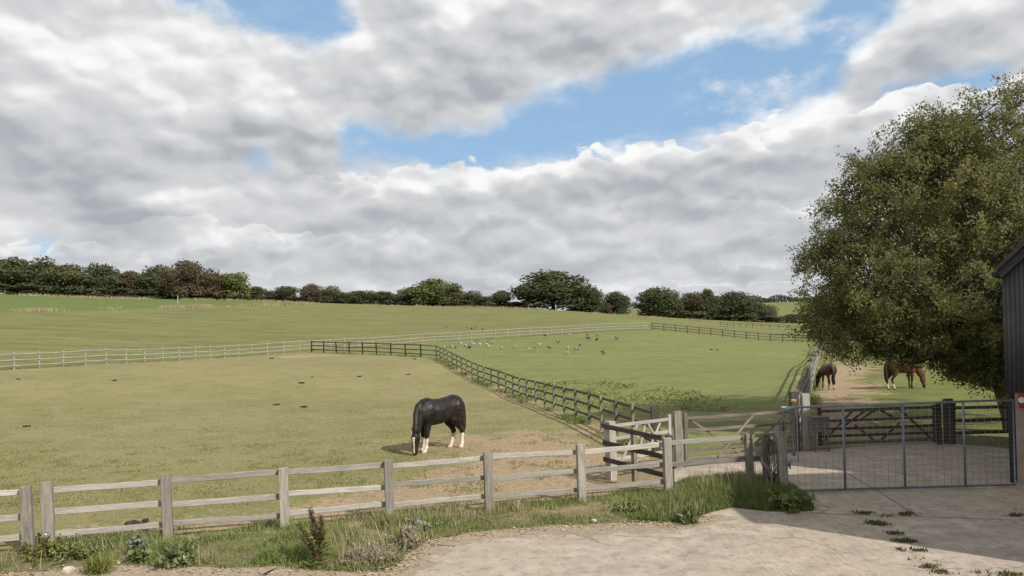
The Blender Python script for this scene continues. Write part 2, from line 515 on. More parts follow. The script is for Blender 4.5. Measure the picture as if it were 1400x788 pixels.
gme = np_mesh('ground', np.stack([xs, ys, zs], 1), quads, ground_material(), smooth=True)
for k, a in ATTR.items():
    at = gme.attributes.new(k, 'FLOAT', 'POINT'); at.data.foreach_set('value', np.clip(a, -6, 6).astype(np.float32))
ground = link('ground', gme); ground['kind'] = 'structure'

# ------------------------------------------------------------------ concrete yard
def concrete_material():
    m, nt, b = new_mat('yard_concrete', .9, .15)
    pos = position(nt)
    big = noise(nt, pos, .35, 4, .6)
    mid = noise(nt, pos, 2.2, 5, .65)
    fine = noise(nt, pos, 24, 4, .7)
    grit = noise(nt, pos, 90, 2, .6)
    c = mixc(nt, mid.smooth(.3, .7), (.300, .258, .216), (.410, .356, .300))
    c = mixc(nt, big.smooth(.45, .7) * .6, c, (.40, .325, .24))
    c = mixc(nt, fine.smooth(.52, .72) * .45, c, (.25, .205, .155))
    c = mixc(nt, grit.smooth(.58, .70) * .55, c, (.55, .50, .43))
    # brushed ridges laid when the slab was wet
    rot = nt.nodes.new('ShaderNodeVectorRotate'); rot.rotation_type = 'Z_AXIS'; rot.inputs['Angle'].default_value = math.radians(4)
    nt.links.new(pos, rot.inputs['Vector'])
    wv = noise(nt, vec_scale(nt, rot.outputs[0], (19, 1.2, 1)), 1.0, 3, .55, .8)
    sx = nt.nodes.new('ShaderNodeSeparateXYZ'); nt.links.new(pos, sx.inputs[0])
    patch = noise(nt, pos, .6, 2, .5).smooth(.35, .55) * E(nt, sx.outputs[0]).smooth(1.5, 3.2)
    rid = (wv.smooth(.35, .65) - .5) * patch
    c = mixc(nt, (rid * 1.0 + .5).smooth(.3, 1.0) * .30, c, (.23, .185, .14))
    sand = noise(nt, pos, 1.1, 5, .68)
    c = mixc(nt, sand.smooth(.52, .66) * .6, c, (.450, .385, .315))
    stn = noise(nt, pos, 5.5, 5, .7)
    c = mixc(nt, stn.smooth(.50, .66) * .62, c, (.21, .17, .13))
    vr = nt.nodes.new('ShaderNodeTexVoronoi'); vr.feature = 'DISTANCE_TO_EDGE'; vr.inputs['Scale'].default_value = .42
    wq = vmath(nt, 'ADD', pos, vmath(nt, 'SCALE', noise(nt, pos, 1.8, 5, .65, 0, 'Color'), None, .5).outputs[0]).outputs[0]
    nt.links.new(wq, vr.inputs['Vector'])
    crack = (1 - E(nt, vr.outputs['Distance']).smooth(.003, .012)) * noise(nt, pos, .5, 2, .5).smooth(.53, .60)
    c = mixc(nt, crack * .5, c, (.11, .085, .06))
    nt.links.new(c, b.inputs['Base Color'])
    bump(nt, b, rid * .35 + fine * .7 + grit * .35, .55, .02)
    return m
mb = MB()
mb.bm.faces.new([mb.bm.verts.new((x, y, .004)) for x, y in yard])
bmesh.ops.triangulate(mb.bm, faces=mb.bm.faces[:])
yo = link('concrete_yard', mb.mesh('concrete_yard', concrete_material())); yo['kind'] = 'structure'

# soil washed from the verge over the edge of the slab
nE = len(roughen([G0(u, v) for u, v in YE])) - 8
edge = [Vector(p) for p in yard[:nE]]
vs_, fs_, va_ = [], [], []
for i, p in enumerate(edge):
    if p.length > 26: continue
    if p.x > 3.25: break
    t_ = (edge[min(i + 1, nE - 1)] - edge[max(i - 1, 0)]); t_ = t_.normalized() if t_.length > 1e-6 else Vector((1, 0))
    nn = Vector((t_.y, -t_.x)); wd_ = .35 + .75 * float(fbm(np.array([p.x * .7]), np.array([p.y * .7]))[0])
    if nn.y > .3: nn = -nn
    for j, f_ in enumerate((-.10, .35, 1.0)):
        q = p + nn * wd_ * f_; vs_.append((q.x, q.y, .0075)); va_.append(1 - max(f_, 0))
    k_ = len(vs_) // 3 - 1
    if k_ > 0 and (Vector(vs_[3 * k_][:2]) - Vector(vs_[3 * k_ - 3][:2])).length < .6:
        for j in range(2): fs_.append((3 * k_ - 3 + j, 3 * k_ - 2 + j, 3 * k_ + 1 + j, 3 * k_ + j))
def margin_material():
    m, nt, b = new_mat('washed_soil', .95, .1)
    pos = position(nt)
    f1 = noise(nt, pos, 3.2, 5, .65); f2 = noise(nt, pos, 22, 4, .7); f3 = noise(nt, pos, 70, 2, .6)
    c = mixc(nt, f2.smooth(.35, .65), (.28, .22, .155), (.42, .345, .26)); c = mixc(nt, f3.smooth(.55, .7) * .6, c, (.46, .39, .31))
    nt.links.new(c, b.inputs['Base Color']); bump(nt, b, f2 + f3 * .5, .6, .02)
    al = (attr(nt, 'var') * 1.1 + (f1 - .5) * 1.6 + (f2 - .5) * 1.0 - .30).smooth(.0, .55) * .85
    nt.links.new(al.s, b.inputs['Alpha'])
    return m
mg_ = link('soil_margin', np_mesh('soil_margin', vs_, fs_, margin_material(), var=va_)); mg_['kind'] = 'structure'

# joints of the slabs, moss grown
def strip(name, pts, w, mat, z):
    vs = []; fs = []
    for i, p in enumerate(pts):
        a = Vector(pts[max(i - 1, 0)]); b = Vector(pts[min(i + 1, len(pts) - 1)]); t = (b - a).normalized(); n = Vector((-t.y, t.x))
        k = w * random.uniform(.5, 1.3)
        vs += [(*(Vector(p) + n * k), z), (*(Vector(p) - n * k), z)]
        if i: fs.append((2 * i - 2, 2 * i - 1, 2 * i + 1, 2 * i))
    o = link(name, np_mesh(name, vs, fs, mat)); o['kind'] = 'structure'; return o
jm = simple_mat('joint_dirt', (.17, .14, .105), (.27, .225, .17), 9, .95, .1, kind='Object')
def resample(pts, step):
    out = []
    for a, b in zip(pts[:-1], pts[1:]):
        a, b = Vector(a), Vector(b); k = max(1, int((b - a).length / step))
        out += [tuple(a + (b - a) * (j / k) + Vector((random.uniform(-.01, .01), random.uniform(-.01, .01)))) for j in range(k)]
    return out + [pts[-1]]
strip('concrete_joint', resample([G0(1138, 636), G0(1200, 672), G0(1256, 707)], .12), .016, jm, .009)
strip('concrete_joint', resample([G0(1105, 702), G0(1256, 707), G0(1400, 712), G0(1600, 717)], .12), .012, jm, .010)

# ------------------------------------------------------------------ fences
def along(pts, s):
    for a, b in zip(pts[:-1], pts[1:]):
        a, b = Vector(a), Vector(b); L = (b - a).length
        if s <= L: return a + (b - a) * (s / L), (b - a).normalized()
        s -= L
    a, b = Vector(pts[-2]), Vector(pts[-1])
    return Vector(pts[-1]), (b - a).normalized()

def length(pts): return sum((Vector(b) - Vector(a)).length for a, b in zip(pts[:-1], pts[1:]))

def far_fence(label, pts, h, rails, pmat, rmat, spacing=1.8, side=1, pw=.11, pd=.09, rw=.085, rt=.035, group=None, hs=1.0):
    L = length(pts); n = max(1, round(L / spacing))
    st = [along(pts, L * i / n) for i in range(n + 1)]
    b0 = st[0][0]; base = Vector((b0.x, b0.y, hz(b0.x, b0.y)))
    t = thing('rail_fence', label, 'fence', base, group=group)
    ms = [bar_mesh(h + .3, pw, pd, pmat, 2, .004, .008, .01) for _ in range(3)]
    gz = height(np.array([p.x for p, _ in st]), np.array([p.y for p, _ in st]))
    for i, (p, d) in enumerate(st):
        o = link('post', ms[i % 3], t)
        X = Vector((random.uniform(-.02, .02), random.uniform(-.02, .02), 1)).normalized(); Y = Vector((d.x, d.y, 0)); Y = (Y - X * Y.dot(X)).normalized(); Z = X.cross(Y)
        Mx = Matrix((X, Y, Z)).transposed().to_4x4(); Mx.translation = Vector((p.x, p.y, gz[i] - .3)) - base
        o.matrix_local = Mx
    for zr in rails:
        V = []; Fc = []
        for i, (p, d) in enumerate(st):
            nn = Vector((-d.y, d.x)) * side * (pd / 2 + rt / 2 + .002)
            z = gz[i] + zr + random.uniform(-.012, .012)
            q = Vector((p.x + nn.x, p.y + nn.y)); m = Vector((-d.y, d.x)) * rt / 2
            for sx, sz in ((-1, -1), (1, -1), (1, 1), (-1, 1)):
                V.append((q.x + m.x * sx - base.x, q.y + m.y * sx - base.y, z + sz * rw / 2 - base.z))
            if i:
                for k in range(4):
                    a = 4 * (i - 1) + k; b_ = 4 * (i - 1) + (k + 1) % 4
                    Fc.append((a, b_, b_ + 4, a + 4))
        Fc.append((0, 3, 2, 1)); e = 4 * (len(st) - 1); Fc.append((e, e + 1, e + 2, e + 3))
        link('rail', np_mesh('rail', V, Fc, rmat), t)
    return t

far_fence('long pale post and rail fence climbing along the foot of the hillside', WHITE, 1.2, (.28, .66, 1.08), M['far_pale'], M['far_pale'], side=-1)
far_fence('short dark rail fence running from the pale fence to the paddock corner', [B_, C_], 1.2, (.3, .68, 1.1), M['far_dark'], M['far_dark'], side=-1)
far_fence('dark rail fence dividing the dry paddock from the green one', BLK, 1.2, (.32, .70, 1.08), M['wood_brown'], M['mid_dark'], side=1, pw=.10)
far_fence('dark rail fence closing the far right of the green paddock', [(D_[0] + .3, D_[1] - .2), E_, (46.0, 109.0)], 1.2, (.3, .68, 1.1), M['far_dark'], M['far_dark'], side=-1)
far_fence('grey rail fence along the lane seen nearly end on', LANE, 1.42, (.3, .6, .9, 1.25), M['wood_grey'], M['wood_grey'], side=-1, pw=.12, pd=.12, spacing=1.8)
wf = [gp(u, v, 100).xy for u, v in ((900, 447.5), (960, 449.5), (1030, 453), (1108, 458.5))]
far_fence('thin post and wire fence beyond the far paddock', [tuple(p) for p in wf], 1.2, (.55, 1.1), M['far_pale'], M['wire'], spacing=2.4, pw=.09, pd=.07, rw=.02, rt=.02)
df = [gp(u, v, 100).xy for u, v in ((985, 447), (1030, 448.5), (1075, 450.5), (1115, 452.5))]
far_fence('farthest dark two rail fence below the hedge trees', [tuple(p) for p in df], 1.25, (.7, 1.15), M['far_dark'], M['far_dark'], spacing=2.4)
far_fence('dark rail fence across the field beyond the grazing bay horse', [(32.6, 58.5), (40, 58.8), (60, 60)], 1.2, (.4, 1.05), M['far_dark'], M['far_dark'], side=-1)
far_fence('dark rail fence between the wooden field gate and the barn', [(11.55, 19.35), (13.6, 19.3), (17.5, 19.6)], 1.12, (.3, .62, .95), M['wood_dark'], M['wood_dark'], side=-1, pw=.13, pd=.1)

# front fence: every post and rail a timber of its own
fn = Vector((-fd.y, fd.x))            # away from the viewer
bx, by = FRONT_P
ff = thing('paddock_fence', 'weathered grey post and three rail fence along the grass verge in front', 'fence', (bx, by, 0))
def fpt(s): return FRONT_P + fd * s
posts_s = [-5.05, -3.42, -1.98, -1.70, 0, 1.80, 3.55, 5.32, 7.10, 8.86]
def front_post(s, h, w=.15, d=.10, mat='wood_grey', off=0):
    p = fpt(s) + fn * off
    lean = Vector((random.uniform(-.018, .004), random.uniform(-.01, .01)))
    return bar('post', (p.x, p.y, -.3), (p.x + lean.x, p.y + lean.y, h), (fd.x, fd.y, 0), w * random.uniform(.94, 1.06), d, M[mat], ff, segs=5, jit=.004, rough_end=.012)
for s in posts_s: front_post(s, random.uniform(1.06, 1.12))
for za in (.27, .60, .97):
    for a, b in zip(posts_s[:-1], posts_s[1:]):
        if b - a < .5: continue
        pa = fpt(a - .055) + fn * .075; pb = fpt(b + .055) + fn * .075
        if abs(a + 1.98) < .01: pa = fpt(a) + fn * .075
        dz1, dz2 = random.uniform(-.028, .028), random.uniform(-.028, .028)
        bar('rail', (pa.x, pa.y, za + dz1), (pb.x, pb.y, za + dz2), (0, 0, 1), random.uniform(.085, .10), .038, M['wood_pale'], ff, segs=6, jit=.005)
# carry on to the gate post with two rails
s_last = posts_s[-1]
front_post(s_last + .14, 1.14, .12, .12, 'wood_dark', .16)
pe = Vector((4.60, 14.40)); pg = Vector((5.12, 14.05))
e1 = (pe - fpt(s_last)).normalized()
bar('post', (pe.x, pe.y, -.3), (pe.x - .01, pe.y, 1.10), (e1.x, e1.y, 0), .14, .1, M['wood_grey'], ff, segs=5)
for za, zb in ((1.0, 1.02), (.58, .60)):
    a = fpt(s_last) + fn * .075; b = pe + Vector((-e1.y, e1.x)) * .075
    bar('rail', (a.x + .05, a.y + .02, za), (b.x - (.08 if za > .9 else -.25), b.y, zb), (0, 0, 1), .095, .038, M['wood_pale' if za > .9 else 'wood_grey'], ff, segs=6, jit=.005)
hp = thing('gate_post', 'stout grey wooden post hanging the left end of the metal gate', 'post', (pg.x, pg.y, 0))
bar('shaft', (pg.x, pg.y, -.3), (pg.x - .015, pg.y, 1.26), (1, 0, 0), .165, .15, M['wood_grey'], hp, segs=5, jit=.004)
bar('cap', (pg.x - .015, pg.y - .075, 1.27), (pg.x - .015, pg.y + .075, 1.27), (1, 0, 0), .13, .03, M['wood_grey'], hp, segs=1, jit=0)
hb = thing('hinge_bracket', 'rusty iron gate hinge strap bolted on the stout grey post', 'hinge', (pg.x + .09, pg.y, .52))
rust = simple_mat('rusty_iron', (.16, .12, .10), (.09, .06, .045), 20, .7, .4)
m_ = MB().box((0, 0, 0), (.10, .05, .05), bev=.006); link('strap', m_.mesh('strap', rust), hb)
m_ = MB().tube([(.05, 0, -.07), (.05, 0, .07)], .014, 8); link('pin', m_.mesh('pin', rust), hb)

# wire hung over the short post beside the gate post
wp = thing('wire_post', 'short dark post draped with a tangle of old wire', 'post', (4.87, 14.22, 0))
bar('shaft', (4.87, 14.22, -.3), (4.86, 14.22, 1.12), (1, 0, 0), .12, .11, M['wood_brown'], wp, segs=4)
wc = thing('wire_coil', 'tangled coil of old barbed wire hanging on the short post', 'wire coil', (4.87, 14.14, .6))
m_ = MB()
rr = random.Random(4)
for k in range(13):
    sx, sz = rr.uniform(.06, .14), rr.uniform(.36, .52); cx_, cz_ = rr.uniform(-.05, .06), rr.uniform(-.06, .06); pts = []
    for j in range(27):
        a = 2 * PI * j / 26
        pts.append((cx_ + sx * math.cos(a) + .02 * math.sin(5 * a + k), -.03 + .05 * math.sin(a * 2 + k) - .012 * k / 3, cz_ + sz * math.sin(a) + .02 * math.cos(7 * a)))
    m_.tube(pts, .0055, 5, cap=True)
    for j in range(2, 26, 2):
        p = Vector(pts[j]); q = Vector((rr.uniform(-1, 1), rr.uniform(-1, 1), rr.uniform(-1, 1))).normalized() * .032
        m_.tube([p - q, p + q], .004, 4)
link('strand', m_.mesh('strand', simple_mat('old_wire', (.22, .19, .17), (.10, .08, .07), 30, .6, .4, .4)), wc)
m_ = MB()
for k in range(3):
    m_.tube([(-.16 + .02 * k, -.12, .02 - .05 * k), (-.02, -.15, -.1 - .03 * k), (.1, -.12, -.02 + .03 * k), (.22, -.06, .12)], .006, 6)
link('tie_rope', m_.mesh('tie_rope', simple_mat('pale_rope', (.42, .38, .33), (.3, .27, .22), 30, .9)), wc)

# dark side fence of the little pen
PB = Vector((2.06, 15.85)); PJ = fpt(s_last) + Vector((.02, .24))
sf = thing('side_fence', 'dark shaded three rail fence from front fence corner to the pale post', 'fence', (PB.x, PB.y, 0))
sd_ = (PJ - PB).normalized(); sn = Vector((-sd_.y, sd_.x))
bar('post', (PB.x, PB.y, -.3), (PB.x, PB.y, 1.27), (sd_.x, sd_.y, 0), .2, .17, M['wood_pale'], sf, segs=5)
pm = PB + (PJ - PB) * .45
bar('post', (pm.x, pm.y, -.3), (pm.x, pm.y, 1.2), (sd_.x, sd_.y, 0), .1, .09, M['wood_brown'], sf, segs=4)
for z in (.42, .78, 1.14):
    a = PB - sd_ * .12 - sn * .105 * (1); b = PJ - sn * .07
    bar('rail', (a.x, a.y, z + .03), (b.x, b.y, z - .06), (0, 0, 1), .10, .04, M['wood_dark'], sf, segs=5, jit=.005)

def wooden_gate(label, p, q, h, rails, braces, mat, width=.075, thick=.03, stile=.09, z0=.12):
    """five bar gate; braces are (from, zfrom, to, zto) as shares of its length"""
    p, q = Vector(p), Vector(q); d = (q - p).normalized(); n = Vector((-d.y, d.x)); L = (q - p).length
    t = thing('wooden_gate', label, 'gate', (p.x, p.y, 0))
    at = lambda s, z, o=0: (p.x + d.x * s * L + n.x * o, p.y + d.y * s * L + n.y * o, z)
    for i, s in enumerate((0, 1)):
        bar('stile', at(s, z0 - .04), at(s, h + (.07 if i == 0 else .03)), (d.x, d.y, 0), stile, .06, M[mat], t)
    for r in rails:
        bar('rail', at(.01, r), at(.99, r + .01), (0, 0, 1), width, thick, M[mat], t, segs=5)
    for k, (a, za, b, zb) in enumerate(braces):
        o = -(thick / 2 + .014) * (1 if k % 2 else -1)
        bar('brace', at(a, za, o), at(b, zb, o), (0, 0, 1), .06, .022, M[mat], t)
    return t
R5 = (.20, .40, .62, .86, 1.14)
wooden_gate('pale sunlit wooden gate with crossed braces beside the pen', (3.60, 17.02), (2.16, 15.98), 1.18, R5, ((.04, .2, .42, 1.12), (.42, 1.12, .62, .2), (.96, .2, .60, 1.12), (.15, 1.1, .45, .3)), 'wood_pale')
wooden_gate('grey wooden gate with diagonal braces between the pen and the lane fence', (3.98, 17.05), (6.75, 17.75), 1.2, R5, ((.03, 1.14, .52, .2), (.62, 1.14, .28, .2), (.52, .2, .97, 1.14)), 'wood_brown')
wooden_gate('dark wooden five bar field gate across the dirt lane', (8.0, 19.2), (11.05, 19.25), 1.02, (.14, .32, .50, .72, .98), ((.02, .14, .30, .98), (.40, .98, .22, .6), (.50, .98, .36, .72), (.52, .98, .66, .72), (.98, .14, .70, .98), (.3, .6, .48, .14), (.52, .14, .70, .6)), 'wood_dark')
def lone_post(name, label, x, y, h, w, d, mat, rz=0):
    t = thing(name, label, 'post', (x, y, hz(x, y)))
    zz = hz(x, y)
    bar('shaft', (x, y, zz - .3), (x + random.uniform(-.02, .01), y, zz + h - .02), (math.cos(rz), math.sin(rz), 0), w, d, M[mat], t, segs=5, jit=.004)
    bar('weathered_top', (x, y - d / 2 + .01, zz + h - .012), (x, y + d / 2 - .01, zz + h - .012), (1, 0, 0), w - .03, .016, M[mat], t, segs=1, jit=0)
    return t
lone_post('gate_post', 'thick dark post where the dark dividing fence ends', 3.62, 18.75, 1.3, .2, .16, 'wood_dark')
lone_post('gate_post', 'tall pale post shared by the two wooden gates', 3.80, 17.02, 1.33, .17, .15, 'wood_grey')
lone_post('gate_post', 'dark stained post at the near end of the lane fence', 7.33, 19.15, 1.52, .2, .18, 'wood_dark')
lone_post('gate_post', 'pale grey post next to the dark one ending the lane fence', 7.60, 19.1, 1.48, .20, .12, 'wood_pale')
lone_post('gate_post', 'slim dark post at the latch end of the dark field gate', 11.18, 19.3, 1.12, .13, .11, 'wood_dark')
lone_post('gate_post', 'stout dark post just right of the dark field gate', 11.46, 19.3, 1.2, .2, .17, 'wood_dark')
yt = thing('fence_insulator', 'small yellow plastic insulator above the metal gate by the dark post', 'insulator', (7.25, 18.98, 1.30))
ym = simple_mat('yellow_plastic', (.50, .31, .03), (.42, .25, .03), 20, .5)
m_ = MB().box((0, 0, 0), (.13, .06, .07), bev=.012); link('body', m_.mesh('body', ym), yt)
m_ = MB().tube([(0, -.03, 0), (0, -.07, 0)], .02, 8); link('clip', m_.mesh('clip', M['wire']), yt)

# grey metal box beside the field gate
boxm = simple_mat('dull_zinc', (.17, .165, .155), (.11, .105, .10), 9, .7, .3, .2)
bxm = thing('metal_box', 'grey galvanised metal box standing by the lane fence posts', 'box', (7.80, 18.75, 0))
m_ = MB().box((0, 0, .68), (.40, .3, .36), bev=.012); link('body', m_.mesh('body', boxm), bxm)
m_ = MB().box((0, 0, .885), (.46, .36, .03), bev=.006); link('lid', m_.mesh('lid', boxm), bxm)
for sx in (-1, 1):
    for sy in (-1, 1):
        m_ = MB().box((sx * .17, sy * .12, .25), (.04, .04, .5)); link('leg', m_.mesh('leg', boxm), bxm)

# ------------------------------------------------------------------ metal mesh gate
GA, GB = Vector((5.10, 13.90, 0)), Vector((9.44, 13.85, 0))
mg = thing('mesh_gate', 'wide galvanised tubular gate with wire mesh across the yard entrance', 'gate', GA)
gd = GB - GA; GL = gd.length; gd.normalize()
def gt(s, z, o=0): return gd * (s * GL) + Vector((0, o, z))
m_ = MB()
m_.tube([gt(0, 1.20), gt(0, 1.64), gt(1, 1.66), gt(1, .06), gt(.055, .05), gt(.055, .10)], .024, 10)
link('frame', m_.mesh('frame', M['galv']), mg)
for s in (.262, .523, .785):
    m_ = MB().tube([gt(s, .07), gt(s, 1.63)], .021, 10); link('upright', m_.mesh('upright', M['galv']), mg)
m_ = MB()
n_v = int(GL / .13)
for i in range(1, n_v):
    s = i / n_v
    m_.tube([gt(s, .06 if s > .06 else .45, .022), gt(s, 1.64, .022)], .0026, 4)
z = .12
for i in range(19):
    zz = .08 + i * (.10 if i < 8 else .075) - (.0 if i < 8 else -.2)
    if zz < 1.62: m_.tube([gt(.055 if zz < .45 else 0, zz, .017), gt(1, zz, .017)], .0026, 4)
link('wire_mesh', m_.mesh('wire_mesh', M['wire']), mg)
m_ = MB()
m_.tube([gt(0, .62, -.01), gt(.06, .62, -.01), gt(.06, 1.6, -.01)], .014, 8)
for zz in (.86, 1.12, 1.3, 1.42, 1.52):
    m_.tube([gt(-.01, zz, -.01), gt(.06, zz, -.01)], .009, 6)
link('latch_frame', m_.mesh('latch_frame', M['galv']), mg)
m_ = MB().box(gt(.005, 1.655), (.09, .06, .02), bev=.004); link('corner_cap', m_.mesh('corner_cap', simple_mat('bright_zinc', (.55, .56, .57), None, 20, .4, .5, .3)), mg)
m_ = MB()
for i in range(9): m_.tube([gt(1.0, .33 - .02 * i, -.02) + Vector((.01 * (i % 2), 0, 0)), gt(1.0, .315 - .02 * i, -.02) + Vector((.012 * ((i + 1) % 2), 0, 0))], .008, 6)
link('chain', m_.mesh('chain', rust), mg)

# ------------------------------------------------------------------ barn
BX, BY = 9.55, 14.2
BROT = math.radians(-46)
barn = thing('barn', 'dark corrugated barn with pale block base right of the gate', 'barn', (BX, BY, 0), BROT)
clad = simple_mat('dark_cladding', (.075, .080, .088), (.052, .056, .062), 2.5, .5, .4)
def corrugated(x0, x1, y, z0, ztop, period=.076, amp=.011):
    n = int((x1 - x0) / period * 6); V = []; Fc = []
    for i in range(n + 1):
        x = x0 + (x1 - x0) * i / n; yy = y - amp * math.cos(2 * PI * (x - x0) / period)
        V += [(x, yy, z0), (x, yy, ztop(x)), (x, y + .04, z0), (x, y + .04, ztop(x))]
        if i:
            a = 4 * (i - 1); b = 4 * i
            Fc += [(a, b, b + 1, a + 1), (a + 2, a + 3, b + 3, b + 2), (a + 1, b + 1, b + 3, a + 3), (a, a + 2, b + 2, b)]
    Fc += [(0, 1, 3, 2), (4 * n, 4 * n + 2, 4 * n + 3, 4 * n + 1)]
    return V, Fc
slope = math.tan(math.radians(44))
ridge_x = 3.0
ztop = lambda x: 4.12 + slope * (x if x < ridge_x else 2 * ridge_x - x)
V, Fc = corrugated(0, 2 * ridge_x, 0, 1.78, ztop)
link('gable_cladding', np_mesh('gable_cladding', V, Fc, clad, smooth=True), barn)
block = simple_mat('painted_blockwork', (.33, .275, .235), (.26, .215, .18), 5, .9, .15, bmp=.4)
m_ = MB().box((.14 + 2.9, .14, .88), (5.8, .2, 1.76)); link('block_wall', m_.mesh('block_wall', block), barn)
m_ = MB().box((.045, .12, .9), (.07, .12, 1.76), bev=.008); link('corner_post', m_.mesh('corner_post', simple_mat('dark_steel', (.03, .03, .03), None, 9, .6)), barn)
m_ = MB().box((.02, 3.6, 2.95), (.04, 6.9, 2.34)); m_.box((.14, 3.75, .88), (.2, 6.8, 1.76)); link('side_wall', m_.mesh('side_wall', clad), barn)
roofm = simple_mat('fibre_cement_roof', (.06, .062, .066), (.04, .04, .042), 3, .7)
m_ = MB()
ca = math.atan(slope); Lr = (ridge_x + .09) / math.cos(ca)
for sgn, x0 in ((1, -.07), (-1, 2 * ridge_x + .07)):
    Rm = Matrix.Rotation(-ca * sgn, 3, 'Y')
    c = Vector((x0 + sgn * Lr / 2 * math.cos(ca), 3.4, 4.12 - .07 * slope + Lr / 2 * math.sin(ca) + .10))
    m_.box(c, (Lr, 7.2, .07), Rm)
link('roof', m_.mesh('roof', roofm), barn)
m_ = MB()
for sgn, x0 in ((1, -.05), (-1, 2 * ridge_x + .05)):
    Rm = Matrix.Rotation(-ca * sgn, 3, 'Y'); L2 = Lr - .1
    c = Vector((x0 + sgn * L2 / 2 * math.cos(ca), -.05, 4.12 - .05 * slope + L2 / 2 * math.sin(ca) - .02))
    m_.box(c, (L2, .03, .16), Rm)
link('barge_board', m_.mesh('barge_board', simple_mat('dark_trim', (.07, .072, .075), None, 9, .6)), barn)
m_ = MB().tube([(-.10, -.12, 4.06), (-.10, 7.0, 4.02)], .055, 8); link('gutter', m_.mesh('gutter', simple_mat('black_gutter', (.02, .02, .02), None, 9, .4)), barn)
# unseen block right of the view, added to cast the yard's shadow
wx0, wx1, wy0, wy1, wh = 10.15, 16.0, 5.9, 9.65, 6.7
Ri = Matrix.Rotation(-BROT, 3, 'Z'); wc_ = Ri @ Vector(((wx0 + wx1) / 2 - BX, (wy0 + wy1) / 2 - BY, wh / 2))
m_ = MB().box(wc_, (wx1 - wx0, wy1 - wy0, wh), Ri); link('shadow_block_body', m_.mesh('shadow_block_body', clad), barn)
m_ = MB().box(wc_ + Vector((0, 0, wh / 2 + .06)), (wx1 - wx0 + .2, wy1 - wy0 + .2, .12), Ri); link('shadow_block_top', m_.mesh('shadow_block_top', roofm), barn)
ab = thing('alarm_box', 'red box with white disc on the pale barn base', 'alarm box', (BX + .17, BY - .20, 1.62), BROT)
redm = simple_mat('red_paint', (.30, .025, .03), (.24, .02, .025), 15, .5)
m_ = MB().box((.06, 0, 0), (.21, .11, .27), bev=.012); link('case', m_.mesh('case', redm), ab)
m_ = MB().tube([(.01, -.052, .02), (.01, -.075, .02)], .055, 14); link('disc', m_.mesh('disc', simple_mat('white_enamel', (.75, .75, .72), None, 15, .4)), ab)
m_ = MB().tube([(.1, 0, -.13), (.1, -.02, -.2), (.13, -.02, -.26)], .012, 6); link('cable', m_.mesh('cable', simple_mat('black_cable', (.02, .02, .02), None, 9, .5)), ab)

